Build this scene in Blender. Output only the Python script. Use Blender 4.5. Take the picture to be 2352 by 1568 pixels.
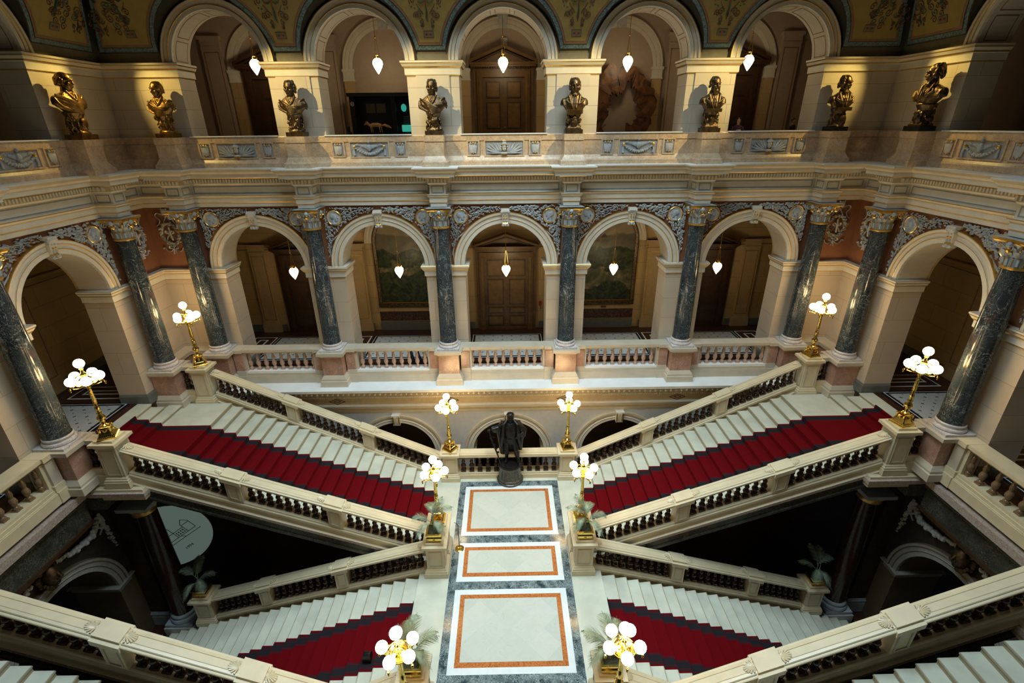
import bpy, bmesh, math, random
from math import pi, sin, cos, radians, sqrt, atan2
from mathutils import Vector, Matrix
for o in list(bpy.data.objects): bpy.data.objects.remove(o)
S = bpy.context.scene
COL = S.collection
# ---------------------------------------------------------------- camera
def cam_rot(yaw, pitch, roll):
    y, p, r = radians(yaw), radians(pitch), radians(roll)
    fw = Vector((sin(y)*cos(p), cos(y)*cos(p), -sin(p)))
    rt = Vector((cos(y), -sin(y), 0)); up = rt.cross(fw)
    R = rt*cos(r)+up*sin(r); U = -rt*sin(r)+up*cos(r)
    return Matrix((R, U, -fw)).transposed()
cd = bpy.data.cameras.new('camera'); cam = bpy.data.objects.new('camera', cd); COL.objects.link(cam)
cd.sensor_width = 36; cd.lens = 1119.927*36/2352; cd.clip_start = .05; cd.clip_end = 200
cam.matrix_world = Matrix.Translation((.015, 0, 12.293)) @ cam_rot(.584, 23.969, -.575).to_4x4()
S.camera = cam
# ---------------------------------------------------------------- exposure, world, skylight, spots
S.view_settings.view_transform = 'Standard'; S.view_settings.look = 'None'
S.view_settings.gamma = 1; S.view_settings.use_curve_mapping = False
S.view_settings.exposure = 0.08
w = bpy.data.worlds.new('world'); S.world = w; w.use_nodes = True
w.node_tree.nodes['Background'].inputs[0].default_value = (.5, .6, .75, 1)
w.node_tree.nodes['Background'].inputs[1].default_value = .02
def light(name, kind, loc, energy, col, **k):
    d = bpy.data.lights.new(name, kind); d.energy = energy; d.color = col
    for a, b in k.items():
        if a != 'aim': setattr(d, a, b)
    o = bpy.data.objects.new(name, d); COL.objects.link(o); o.location = loc
    if 'aim' in k: o.rotation_euler = (Vector(k['aim'])-Vector(loc)).to_track_quat('-Z', 'Y').to_euler()
    return o
light('skylight_daylight', 'AREA', (0, 10.2, 20.6), 1500, (.72, .90, 1), shape='RECTANGLE', size=11, size_y=7, spread=radians(100))
SPOT = (1, .70, .19)
for s in (-1, 1):
    # unseen spotlights set in mid-air without fittings, aimed at the busts
    for i, (x, y, z, tx, ty, e, c) in enumerate(((10.75, 16.9, 14.95, 12.5, 15.2, 420, SPOT), (12.1, 15.6, 14.95, 10.6, 17.4, 420, SPOT),
            (9.3, 14.0, 15.9, 6.5, 17.4, 1500, (1, .76, .30)), (5.2, 13.6, 16.0, 2.1, 17.4, 1500, (1, .79, .35)))):
        light('bust_spotlight', 'SPOT', (s*x, y, z), e, c, spot_size=radians(44 if i < 2 else 34), spot_blend=.8, shadow_soft_size=.04, aim=(s*tx, ty, 13.0))
# ---------------------------------------------------------------- materials
MATS = {}
def new_mat(name):
    m = bpy.data.materials.new(name); m.use_nodes = True
    nt = m.node_tree; b = nt.nodes['Principled BSDF']; MATS[name] = m
    return m, nt, b
def N(nt, t, **k):
    n = nt.nodes.new(t)
    for a, b in k.items():
        if a.startswith('i_'):
            n.inputs[a[2:].replace('_', ' ')].default_value = b
        else: setattr(n, a, b)
    return n
def L(nt, a, b): nt.links.new(a, b)
def rgba(c): return (c[0], c[1], c[2], 1)
def ramp(nt, fac, stops):
    r = N(nt, 'ShaderNodeValToRGB'); e = r.color_ramp.elements
    while len(e) < len(stops): e.new(.5)
    for i, (p, c) in enumerate(stops):
        e[i].position = p; e[i].color = rgba(c)
    L(nt, fac, r.inputs[0]); return r.outputs[0]
def coords(nt, scale=1):
    t = N(nt, 'ShaderNodeTexCoord')
    if scale == 1: return t.outputs['Object']
    m = N(nt, 'ShaderNodeMapping'); m.inputs['Scale'].default_value = (scale,)*3 if not isinstance(scale, tuple) else scale
    L(nt, t.outputs['Object'], m.inputs[0]); return m.outputs[0]
def noise(nt, vec, sc, det=3, dist=0):
    n = N(nt, 'ShaderNodeTexNoise'); n.inputs['Scale'].default_value = sc; n.inputs['Detail'].default_value = det
    n.inputs['Distortion'].default_value = dist; L(nt, vec, n.inputs['Vector']); return n.outputs['Fac']
def mix(nt, f, a, b, mode='MIX'):
    m = N(nt, 'ShaderNodeMix', data_type='RGBA', blend_type=mode)
    for s, v in ((0, f), (6, a), (7, b)):
        if isinstance(v, (int, float)): m.inputs[s].default_value = v
        elif isinstance(v, tuple): m.inputs[s].default_value = rgba(v)
        else: L(nt, v, m.inputs[s])
    return m.outputs[2]
def mth(nt, op, a, b=0, c=0):
    m = N(nt, 'ShaderNodeMath', operation=op)
    for i, v in enumerate((a, b, c)):
        if isinstance(v, (int, float)): m.inputs[i].default_value = v
        else: L(nt, v, m.inputs[i])
    return m.outputs[0]
def plain(name, col, rough=.6, metal=0, var=.12, sc=6, bump=0, spec=.5, coat=0):
    m, nt, b = new_mat(name)
    v = coords(nt); f = noise(nt, v, sc, 4)
    d = tuple(x*(1-var) for x in col); u = tuple(min(1, x*(1+var)) for x in col)
    L(nt, ramp(nt, f, [(.3, d), (.7, u)]), b.inputs['Base Color'])
    b.inputs['Roughness'].default_value = rough; b.inputs['Metallic'].default_value = metal
    b.inputs['Specular IOR Level'].default_value = spec; b.inputs['Coat Weight'].default_value = coat
    if bump:
        bp = N(nt, 'ShaderNodeBump'); bp.inputs['Strength'].default_value = bump; bp.inputs['Distance'].default_value = .02
        L(nt, noise(nt, v, sc*4, 5), bp.inputs['Height']); L(nt, bp.outputs[0], b.inputs['Normal'])
    return m
def veined(name, base, dark, vein, sc=1.5, width=.04, rough=.15, dist=3, second=None, amt=1):
    m, nt, b = new_mat(name); v = coords(nt)
    n1 = noise(nt, v, sc*1.4, 6, 1); c = ramp(nt, n1, [(.3, dark), (.7, base)])
    for k, (s2, w2, a2) in enumerate(((sc, width, amt), (sc*2.7, width*1.1, amt*.7))):
        mp = N(nt, 'ShaderNodeMapping'); mp.inputs['Location'].default_value = (k*7.3, k*3.1, k); mp.inputs['Rotation'].default_value = (k*.7, .5*k, .4)
        L(nt, v, mp.inputs[0])
        f = noise(nt, mp.outputs[0], s2*2, 7, dist)
        a = mth(nt, 'ABSOLUTE', mth(nt, 'SUBTRACT', f, .5))
        g = mth(nt, 'MULTIPLY', mth(nt, 'SUBTRACT', 1, mth(nt, 'MINIMUM', mth(nt, 'DIVIDE', a, w2), 1)), a2)
        msk = noise(nt, mp.outputs[0], sc*.9, 2)
        g = mth(nt, 'MULTIPLY', g, mth(nt, 'MINIMUM', mth(nt, 'MAXIMUM', mth(nt, 'MULTIPLY', mth(nt, 'SUBTRACT', msk, .38), 6), 0), 1))
        c = mix(nt, g, c, vein)
    if second:
        f = noise(nt, v, sc*1.1, 3, 1.5)
        g = ramp(nt, f, [(.58, (0, 0, 0)), (.66, (1, 1, 1))])
        c = mix(nt, mth(nt, 'MULTIPLY', g, .6), c, second)
    L(nt, c, b.inputs['Base Color']); b.inputs['Roughness'].default_value = rough
    return m
def speck(name, cols, sc=30, rough=.4):
    m, nt, b = new_mat(name); v = coords(nt)
    vo = N(nt, 'ShaderNodeTexVoronoi'); vo.inputs['Scale'].default_value = sc; L(nt, v, vo.inputs['Vector'])
    n2 = noise(nt, v, sc*.35, 5, 1)
    f = mth(nt, 'ADD', mth(nt, 'MULTIPLY', N2(nt, vo), .5), mth(nt, 'MULTIPLY', n2, .5))
    L(nt, ramp(nt, f, [(.2+.55*i/(len(cols)-1), c) for i, c in enumerate(cols)]), b.inputs['Base Color'])
    b.inputs['Roughness'].default_value = rough; return m
def N2(nt, vo):
    s = N(nt, 'ShaderNodeSeparateColor'); L(nt, vo.outputs['Color'], s.inputs[0]); return s.outputs[0]
def xyz(nt, v):
    s = N(nt, 'ShaderNodeSeparateXYZ'); L(nt, v, s.inputs[0]); return s.outputs
def comb(nt, x, y, z=0):
    c = N(nt, 'ShaderNodeCombineXYZ')
    for i, v in enumerate((x, y, z)):
        if isinstance(v, (int, float)): c.inputs[i].default_value = v
        else: L(nt, v, c.inputs[i])
    return c.outputs[0]
def blocks(name, c1, c2, joint, bw=1.35, bh=.74, off=0, rough=.55, jw=.012):
    m, nt, b = new_mat(name); o = xyz(nt, coords(nt))
    br = N(nt, 'ShaderNodeTexBrick'); br.inputs['Scale'].default_value = 1
    br.inputs['Mortar Size'].default_value = jw/2; br.inputs['Mortar Smooth'].default_value = .2
    br.inputs['Brick Width'].default_value = bw; br.inputs['Row Height'].default_value = bh
    L(nt, comb(nt, mth(nt, 'ADD', o[0], o[1]), mth(nt, 'ADD', o[2], off)), br.inputs['Vector'])
    br.inputs['Color1'].default_value = rgba(c1); br.inputs['Color2'].default_value = rgba(c2); br.inputs['Mortar'].default_value = rgba(joint)
    n = noise(nt, coords(nt), 1.7, 3)
    L(nt, mix(nt, .25, br.outputs['Color'], ramp(nt, n, [(.3, tuple(x*.75 for x in c1)), (.7, tuple(min(1, x*1.15) for x in c1))])), b.inputs['Base Color'])
    b.inputs['Roughness'].default_value = rough
    bp = N(nt, 'ShaderNodeBump', invert=True); bp.inputs['Strength'].default_value = .4; bp.inputs['Distance'].default_value = .01
    L(nt, br.outputs['Fac'], bp.inputs['Height']); L(nt, bp.outputs[0], b.inputs['Normal'])
    return m
def emis(name, col, st):
    m, nt, b = new_mat(name); b.inputs['Base Color'].default_value = rgba(col)
    b.inputs['Emission Color'].default_value = rgba(col); b.inputs['Emission Strength'].default_value = st; return m
plain('cream', (.66, .62, .52), .5, var=.06, sc=3)
plain('cream_grey', (.52, .52, .50), .5, var=.05)
plain('ledge', (.80, .82, .80), .45, var=.05, sc=2)
plain('tan', (.50, .40, .25), .5, var=.08)
plain('greyline', (.25, .29, .31), .5, var=.1)
plain('gold', (.83, .55, .16), .28, 1, var=.15, sc=20)
plain('goldline', (.80, .50, .13), .35, .85, var=.1, sc=20)
plain('brass', (.90, .62, .17), .16, 1, var=.2, sc=25)
plain('bronze', (.12, .08, .042), .40, .9, var=.5, sc=9, bump=.25)
plain('bronze_gold', (.24, .14, .045), .36, .95, var=.45, sc=9, bump=.25)
plain('statue_bronze', (.022, .02, .02), .30, .75, var=.5, sc=7, bump=.3)
blocks('blocks', (.54, .45, .34), (.51, .42, .31), (.22, .17, .12), 3.7, .80, .17)
blocks('blocks_gallery', (.60, .53, .42), (.57, .50, .39), (.24, .19, .13), 1.5, .56, .05)
blocks('corr_blocks', (.50, .35, .16), (.46, .32, .14), (.12, .08, .05), 1.7, .75, .17)
plain('corr_plaster', (.42, .33, .25), .6, var=.04)
plain('corr_dark', (.44, .31, .15), .6, var=.06)
plain('terracotta', (.25, .10, .047), .6, var=.12, sc=3)
plain('relief', (.47, .48, .47), .4, var=.16, sc=9)
plain('relief_blue', (.36, .41, .45), .45, var=.14)
plain('frieze_blue', (.35, .36, .38), .5, var=.1)
plain('intrados', (.50, .45, .37), .55, var=.04)
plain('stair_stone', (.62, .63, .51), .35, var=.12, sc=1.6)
plain('nosing_shade', (.40, .36, .25), .4)  # darker tone that paints in the shadow line of the tread nosings
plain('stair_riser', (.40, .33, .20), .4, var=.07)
plain('bal_stone', (.68, .58, .38), .35, var=.07, sc=2.5)
plain('bal_stone2', (.54, .48, .37), .38, var=.08, sc=2.5)
veined('pink', (.46, .27, .19), (.33, .18, .13), (.60, .42, .33), 2.2, .02, .25, 2)
veined('parapet', (.74, .56, .36), (.56, .39, .24), (.26, .14, .08), 4.5, .035, .32, 3, (.66, .54, .40), .8)
speck('slab_pink', [(.34, .25, .20), (.42, .33, .27), (.50, .42, .36)], 40, .18)
veined('col_marble', (.05, .062, .068), (.018, .024, .028), (.50, .55, .53), 1.1, .010, .13, 2.2, (.10, .06, .055), .85)
veined('white_vein', (.70, .68, .66), (.62, .56, .54), (.22, .17, .17), 3.5, .03, .25, 2.5, None, .8)
veined('baluster_brown', (.05, .022, .013), (.018, .008, .005), (.16, .09, .06), 5, .014, .14, 2)
veined('baluster_pink', (.50, .34, .26), (.38, .23, .17), (.66, .52, .42), 6, .04, .2, 2)
veined('baluster_olive', (.24, .15, .07), (.15, .09, .04), (.34, .24, .14), 4, .02, .16, 2)
veined('green_marble', (.035, .065, .075), (.012, .025, .032), (.45, .55, .55), 5, .055, .15, 3.5)
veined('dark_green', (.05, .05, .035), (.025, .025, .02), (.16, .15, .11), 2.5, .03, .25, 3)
plain('white_marble', (.74, .80, .80), .22, var=.04)
speck('orange_marble', [(.30, .08, .015), (.50, .16, .04), (.55, .2, .06)], 40, .2)
plain('red_carpet', (.125, .0015, .004), .95, var=.1, sc=60, spec=.1)
plain('carpet_black', (.018, .017, .02), .95, var=.15, sc=60, spec=.1)
plain('rod', (.05, .035, .02), .3, .9)
plain('frond', (.20, .26, .17), .6, var=.35, sc=8)
plain('soil', (.03, .035, .015), .9, var=.5, sc=30, bump=.5)
plain('wood', (.13, .068, .018), .4, var=.25, sc=5)
plain('wood_panel', (.16, .085, .022), .38, var=.2, sc=5)
plain('wood_dark', (.045, .02, .007), .4, var=.3, sc=5)
plain('castle_wall', (.13, .10, .06), .6, var=.3, sc=12)
plain('castle_roof', (.06, .045, .035), .6, var=.3)
plain('black', (.006, .006, .007), .35, var=.2)
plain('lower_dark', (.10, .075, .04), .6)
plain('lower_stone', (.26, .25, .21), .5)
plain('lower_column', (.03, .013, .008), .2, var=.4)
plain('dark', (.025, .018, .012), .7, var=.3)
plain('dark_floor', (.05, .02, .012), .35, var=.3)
plain('base_grey', (.13, .14, .12), .5, var=.1)
plain('panel_ochre', (.30, .215, .06), .6, var=.10, sc=4)
plain('panel_brown', (.22, .12, .06), .6, var=.1)
speck('panel_blue', [(.05, .08, .09), (.10, .16, .17), (.16, .24, .25)], 28, .6)
plain('panel_edge', (.025, .022, .015), .6)
plain('panel_olive', (.16, .14, .09), .6)
plain('scroll_brown', (.10, .045, .018), .6)
plain('scroll_green', (.04, .10, .07), .6)
plain('scroll_red', (.32, .07, .03), .6)
plain('skin_tone', (.55, .30, .20), .55, var=.05)
plain('hair', (.012, .009, .008), .5)
plain('cloth_purple', (.05, .01, .03), .8)
plain('cloth_navy', (.008, .012, .03), .8)
plain('cloth_white', (.72, .76, .82), .8)
plain('cloth_lilac', (.35, .28, .38), .8)
plain('cloth_brown', (.05, .025, .015), .8)
plain('fire_red', (.35, .02, .01), .4)
plain('box_white', (.6, .6, .55), .5)
plain('fox', (.55, .33, .12), .8)
emis('globe_glass', (1, .74, .38), 26)
emis('pendant_glass', (1, .78, .46), 20)
emis('downlight', (1, .9, .75), 30)
emis('case_glow', (.05, .55, .42), .5)
emis('sign_face', (.30, .42, .38), .22)
emis('red_led', (1, .02, .02), 4)
def mk_slab():
    m, nt, b = new_mat('tree_slab'); v = coords(nt); o = xyz(nt, v)
    r = mth(nt, 'SQRT', mth(nt, 'ADD', mth(nt, 'MULTIPLY', o[0], o[0]), mth(nt, 'MULTIPLY', o[2], o[2])))
    w_ = N(nt, 'ShaderNodeTexWave'); w_.inputs['Scale'].default_value = 6; w_.inputs['Distortion'].default_value = 4
    L(nt, comb(nt, mth(nt, 'ADD', r, mth(nt, 'MULTIPLY', noise(nt, v, 3, 4), .3)), 0), w_.inputs['Vector'])
    f = mth(nt, 'ADD', mth(nt, 'MULTIPLY', w_.outputs['Fac'], .05), mth(nt, 'MULTIPLY', noise(nt, v, 2.6, 7, 1.5), .95))
    L(nt, ramp(nt, f, [(.32, (.015, .006, .003)), (.5, (.11, .040, .012)), (.68, (.20, .085, .025))]), b.inputs['Base Color'])
    b.inputs['Roughness'].default_value = .45
mk_slab()
def mk_landscape(name, k):
    """painted landscape: sky, hazy hills, warm meadow, dark woods; boundaries wander with noise"""
    m, nt, b = new_mat(name); v = coords(nt); o = xyz(nt, v)
    def off(sc, amp, sh): 
        mp = N(nt, 'ShaderNodeMapping'); mp.inputs['Location'].default_value = (sh, sh, sh+k); L(nt, v, mp.inputs[0])
        return mth(nt, 'MULTIPLY', mth(nt, 'SUBTRACT', noise(nt, mp.outputs[0], sc, 5, .3), .5), amp)
    def above(z, d): return mth(nt, 'MINIMUM', mth(nt, 'MAXIMUM', mth(nt, 'MULTIPLY', mth(nt, 'SUBTRACT', mth(nt, 'ADD', o[2], d), z), 14), 0), 1)
    woods = ramp(nt, noise(nt, v, 3.2, 7, 1.2), [(.36, (.006, .010, .005)), (.5, (.022, .036, .012)), (.66, (.06, .075, .022))])
    mid = ramp(nt, noise(nt, v, 2.2, 6, 1), [(.35, (.05, .055, .025)), (.5, (.11, .11, .05)), (.62, (.26, .16, .08))])
    hill = ramp(nt, noise(nt, v, 2, 5, .5), [(.3, (.10, .09, .06)), (.7, (.18, .155, .10))])
    sky = ramp(nt, noise(nt, v, 1.2, 5, 1), [(.3, (.26, .20, .12)), (.7, (.42, .33, .20))])
    c = mix(nt, above(-1.35 if k else -.75, off(1.2, 1.6, 3)), woods, mid)
    c = mix(nt, above(-.55 if k else -.35, off(1.6, 1.3, 8)), c, woods)
    c = mix(nt, above(.35, off(1.1, 1.1, 1)), c, hill)
    c = mix(nt, above(.95 if k else 1.05, off(.9, .8, 5)), c, sky)
    L(nt, c, b.inputs['Base Color']); b.inputs['Roughness'].default_value = .45
mk_landscape('landscape_a', 0); mk_landscape('landscape_b', 4)
def mk_frame():
    m, nt, b = new_mat('ornate_frame'); v = coords(nt)
    L(nt, ramp(nt, noise(nt, v, 22, 5, 1), [(.4, (.02, .012, .004)), (.65, (.16, .09, .025))]), b.inputs['Base Color'])
    b.inputs['Roughness'].default_value = .4; b.inputs['Metallic'].default_value = .4
mk_frame()
def mk_marble_tile(name, c1, c2, size, rot):
    m, nt, b = new_mat(name); v = coords(nt)
    mp = N(nt, 'ShaderNodeMapping'); mp.inputs['Rotation'].default_value = (0, 0, rot); L(nt, v, mp.inputs[0])
    br = N(nt, 'ShaderNodeTexBrick'); br.offset = 0; br.inputs['Scale'].default_value = 1
    br.inputs['Brick Width'].default_value = size; br.inputs['Row Height'].default_value = size
    br.inputs['Mortar Size'].default_value = .002; br.inputs['Color1'].default_value = rgba(c1); br.inputs['Color2'].default_value = rgba(c2)
    br.inputs['Mortar'].default_value = rgba(tuple(x*.75 for x in c1)); L(nt, mp.outputs[0], br.inputs['Vector'])
    n = noise(nt, v, 2.5, 7, 2)
    L(nt, mix(nt, .35, br.outputs['Color'], ramp(nt, n, [(.35, tuple(x*.88 for x in c1)), (.6, c1), (.7, tuple(x*.9 for x in c2))])), b.inputs['Base Color'])
    b.inputs['Roughness'].default_value = .16
mk_marble_tile('landing_tile', (.63, .65, .57), (.52, .57, .50), .62, pi/4)
def mk_mosaic():
    # pale terrazzo with small dark crosses and diamonds in rows
    m, nt, b = new_mat('mosaic'); o = xyz(nt, coords(nt))
    def cell(val, s, off=0): return mth(nt, 'ABSOLUTE', mth(nt, 'SUBTRACT', mth(nt, 'FRACT', mth(nt, 'ADD', mth(nt, 'DIVIDE', val, s), off)), .5))
    out = None
    for off in (0, .5):
        a = cell(o[0], .42, off); c = cell(o[1], .42, off)
        if off == 0:
            ar = mth(nt, 'MULTIPLY', mth(nt, 'LESS_THAN', mth(nt, 'MINIMUM', a, c), .035), mth(nt, 'LESS_THAN', mth(nt, 'MAXIMUM', a, c), .13))
        else: ar = mth(nt, 'LESS_THAN', mth(nt, 'ADD', a, c), .075)
        out = ar if out is None else mth(nt, 'MAXIMUM', out, ar)
    n = noise(nt, coords(nt), 40, 3)
    L(nt, mix(nt, out, ramp(nt, n, [(.3, (.40, .42, .40)), (.7, (.55, .56, .53))]), (.03, .035, .05)), b.inputs['Base Color'])
    b.inputs['Roughness'].default_value = .3
mk_mosaic()
def mk_dado():
    m, nt, b = new_mat('dado_painted'); v = coords(nt)
    L(nt, ramp(nt, noise(nt, v, 9, 4, 3), [(.45, (.03, .012, .008)), (.55, (.09, .03, .02)), (.62, (.14, .09, .05))]), b.inputs['Base Color'])
mk_dado()
# ---------------------------------------------------------------- mesh builder
class MB:
    def __init__(s): s.v = []; s.f = []; s.m = []; s.sm = []; s.mats = []; s.T = None
    def mi(s, name):
        if name not in s.mats: s.mats.append(name)
        return s.mats.index(name)
    def V(s, p):
        p = Vector(p)
        if s.T is not None: p = s.T @ p
        s.v.append(p); return len(s.v)-1
    def F(s, idx, mat, sm=False): s.f.append(list(idx)); s.m.append(s.mi(mat)); s.sm.append(sm)
    def poly(s, pts, mat, sm=False): s.F([s.V(p) for p in pts], mat, sm)
    def box(s, x0, x1, y0, y1, z0, z1, mat):
        i = [s.V((x, y, z)) for z in (z0, z1) for x, y in ((x0, y0), (x1, y0), (x1, y1), (x0, y1))]
        for q in ((3, 2, 1, 0), (4, 5, 6, 7), (0, 1, 5, 4), (1, 2, 6, 5), (2, 3, 7, 6), (3, 0, 4, 7)): s.F([i[k] for k in q], mat)
    def hexa(s, b, t, mat):
        i = [s.V(p) for p in list(b)+list(t)]
        for q in ((3, 2, 1, 0), (4, 5, 6, 7), (0, 1, 5, 4), (1, 2, 6, 5), (2, 3, 7, 6), (3, 0, 4, 7)): s.F([i[k] for k in q], mat)
    def rstack(s, cx, cy, hx, hy, prof, mat, cap=True, bottom=True):
        R = []
        for p in prof:
            o, z = p[0], p[1]
            R.append([s.V((cx+a*(hx+o), cy+b*(hy+o), z)) for a, b in ((-1, -1), (1, -1), (1, 1), (-1, 1))])
        for k in range(len(R)-1):
            mm = prof[k][2] if len(prof[k]) > 2 else mat
            for j in range(4): s.F((R[k][j], R[k][(j+1) % 4], R[k+1][(j+1) % 4], R[k+1][j]), mm)
        if cap: s.F(R[-1], prof[-1][2] if len(prof[-1]) > 2 else mat)
        if bottom: s.F(R[0][::-1], mat)
    def lathe(s, cx, cy, prof, mat, n=20, cap=True, sm=True, sy=1):
        R = []
        for p in prof:
            R.append([s.V((cx+p[0]*cos(2*pi*k/n), cy+sy*p[0]*sin(2*pi*k/n), p[1])) for k in range(n)])
        for k in range(len(R)-1):
            mm = prof[k][2] if len(prof[k]) > 2 else mat
            for j in range(n): s.F((R[k][j], R[k][(j+1) % n], R[k+1][(j+1) % n], R[k+1][j]), mm, sm)
        if cap:
            s.F(R[0][::-1], mat); s.F(R[-1], prof[-1][2] if len(prof[-1]) > 2 else mat)
    def ball(s, c, r, mat, n=14, m=9, sc=(1, 1, 1)):
        R = []
        for i in range(1, m):
            a = pi*i/m
            R.append([s.V((c[0]+sc[0]*r*sin(a)*cos(2*pi*k/n), c[1]+sc[1]*r*sin(a)*sin(2*pi*k/n), c[2]-sc[2]*r*cos(a))) for k in range(n)])
        b = s.V((c[0], c[1], c[2]-sc[2]*r)); t = s.V((c[0], c[1], c[2]+sc[2]*r))
        for k in range(n):
            s.F((b, R[0][(k+1) % n], R[0][k]), mat, True); s.F((t, R[-1][k], R[-1][(k+1) % n]), mat, True)
            for i in range(len(R)-1): s.F((R[i][k], R[i][(k+1) % n], R[i+1][(k+1) % n], R[i+1][k]), mat, True)
    def tube(s, pts, rad, mat, n=8, cap=True, flat=1):
        pts = [Vector(p) for p in pts]; R = []
        if not isinstance(rad, (list, tuple)): rad = [rad]*len(pts)
        ref = Vector((0, 0, 1))
        for i, p in enumerate(pts):
            d = (pts[min(i+1, len(pts)-1)]-pts[max(i-1, 0)]).normalized()
            if abs(d.dot(ref)) > .95: ref = Vector((1, 0, 0)) if abs(d.x) < .9 else Vector((0, 1, 0))
            a = d.cross(ref).normalized(); b = a.cross(d).normalized(); ref = b
            R.append([s.V(p+rad[i]*(a*cos(2*pi*k/n)+b*sin(2*pi*k/n)*flat)) for k in range(n)])
        for i in range(len(R)-1):
            for k in range(n): s.F((R[i][k], R[i][(k+1) % n], R[i+1][(k+1) % n], R[i+1][k]), mat, True)
        if cap: s.F(R[0][::-1], mat); s.F(R[-1], mat)
    def sweep(s, path, prof, closed=False, cap=True):
        # path: (x,y) polyline, prof: (offset to the right of travel, z, material)
        n = len(path); P = [Vector(p) for p in path]; offs = []
        for i in range(n):
            a = P[i]-P[i-1] if (i > 0 or closed) else None
            b = P[(i+1) % n]-P[i] if (i < n-1 or closed) else None
            na = Vector((a.y, -a.x)).normalized() if a else None
            nb = Vector((b.y, -b.x)).normalized() if b else None
            if na is None: o = nb
            elif nb is None: o = na
            else:
                h = (na+nb); d = h.dot(na); o = h/d if abs(d) > 1e-6 else na
            offs.append(o)
        R = [[s.V((P[i].x+offs[i].x*q[0], P[i].y+offs[i].y*q[0], q[1])) for q in prof] for i in range(n)]
        for i in range(n if closed else n-1):
            j = (i+1) % n
            for k in range(len(prof)-1): s.F((R[i][k], R[j][k], R[j][k+1], R[i][k+1]), prof[k][2])
        if cap and not closed: s.F(R[0][::-1], prof[0][2]); s.F(R[-1], prof[0][2])
    def arch(s, cx, cz, prof, a0=0, a1=pi, n=28, legs=0):
        # prof: (radius, y, material); arch moulding in a plane y = const, straight legs below
        pts = [(cos(a0+(a1-a0)*k/n), sin(a0+(a1-a0)*k/n), 0) for k in range(n+1)]
        if legs: pts = [(1, 0, -legs)]+pts+[(-1, 0, -legs)]
        R = [[s.V((cx+q[0]*c, q[1], cz+q[0]*t+d)) for q in prof] for c, t, d in pts]
        for i in range(len(R)-1):
            for k in range(len(prof)-1): s.F((R[i][k], R[i+1][k], R[i+1][k+1], R[i][k+1]), prof[k][2])
        s.F(R[0], prof[0][2]); s.F(R[-1][::-1], prof[0][2])
    def build(s, name, parent=None, loc=(0, 0, 0), rz=0, col=True, angle=35):
        me = bpy.data.meshes.new(name)
        me.from_pydata([tuple(v) for v in s.v], [], s.f)
        for n in s.mats: me.materials.append(MATS[n])
        me.polygons.foreach_set('material_index', s.m)
        me.polygons.foreach_set('use_smooth', s.sm)
        me.update()
        if any(s.sm):
            try: me.set_sharp_from_angle(angle=radians(angle))
            except Exception: pass
        o = bpy.data.objects.new(name, me); COL.objects.link(o)
        o.location = loc; o.rotation_euler = (0, 0, rz)
        if parent: o.parent = parent
        return o
def tag(o, label, cat, group=None):
    o['label'] = label; o['category'] = cat
    if group: o['group'] = group
    return o
def struct(o): o['kind'] = 'structure'; return o
def thing(name, label, cat, loc=(0, 0, 0), rz=0, group=None, sc=None):
    o = bpy.data.objects.new(name, None); o.empty_display_size = .1; COL.objects.link(o)
    o.location = loc; o.rotation_euler = (0, 0, rz)
    if sc: o.scale = (sc,)*3 if isinstance(sc, (int, float)) else sc
    return tag(o, label, cat, group)
KIDS = {}
def kids(o): return [c for c in bpy.data.objects if c.parent == o]
def dup(o, label, loc, rz=0, group=None, sc=None):
    r = o.copy(); COL.objects.link(r); r.location = loc; r.rotation_euler = (0, 0, rz); r['label'] = label
    if group: r['group'] = group
    if sc: r.scale = sc
    for ch in kids(o):
        c = ch.copy(); COL.objects.link(c); c.parent = r
        for g in kids(ch):
            d = g.copy(); COL.objects.link(d); d.parent = c
    return r
def put(o, parent, loc, rz=0, name=None):
    c = o.copy(); COL.objects.link(c); c.parent = parent; c.location = loc; c.rotation_euler = (0, 0, rz)
    return c
SN = {-1: 'left', 1: 'right'}
def cr(pts, k=4):
    P = [Vector(p) for p in pts]; out = []
    for i in range(len(P)-1):
        a, b, c, d = P[max(i-1, 0)], P[i], P[i+1], P[min(i+2, len(P)-1)]
        for j in range(k):
            t = j/k; out.append(.5*((2*b)+(c-a)*t+(2*a-5*b+4*c-d)*t*t+(3*b-a-3*c+d)*t**3))
    return out+[P[-1]]
# ---------------------------------------------------------------- key dimensions (metres; z = 0 on the stair landing)
YB, XS = 17.5, 12.55           # wall planes
CX = [-10.95, -6.66, -2.23, 2.23, 6.66, 10.95]; CYB = 17.08    # back columns
CYS = [15.7, 11.15, 6.6, 2.1]; CXS = 12.13                   # side columns
ZF, ZP, ZR = 3.5, 3.1, 4.52    # main floor, stair platform / ledge, balustrade top
GF = -3.72                     # ground floor
ZG, ZT = 11.06, 12.01          # gallery cornice top, parapet top
YC, XC = 21.4, 16.5            # corridor rear walls
MID = 8.87
TB = Matrix.Translation((0, YB, 0))
TL = Matrix(((0, -1, 0, -XS), (1, 0, 0, 0), (0, 0, 1, 0), (0, 0, 0, 1)))
TR = Matrix(((0, 1, 0, XS), (1, 0, 0, 0), (0, 0, 1, 0), (0, 0, 0, 1)))
BAYS_B = [(0, 4.46), (-4.445, 4.43), (4.445, 4.43), (-8.805, 4.29), (8.805, 4.29)]
BAYS_S = [(13.425, 4.55), (8.875, 4.55), (4.35, 4.5)]
WALLS = (('back', TB, BAYS_B), ('left', TL, BAYS_S), ('right', TR, BAYS_S))
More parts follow.
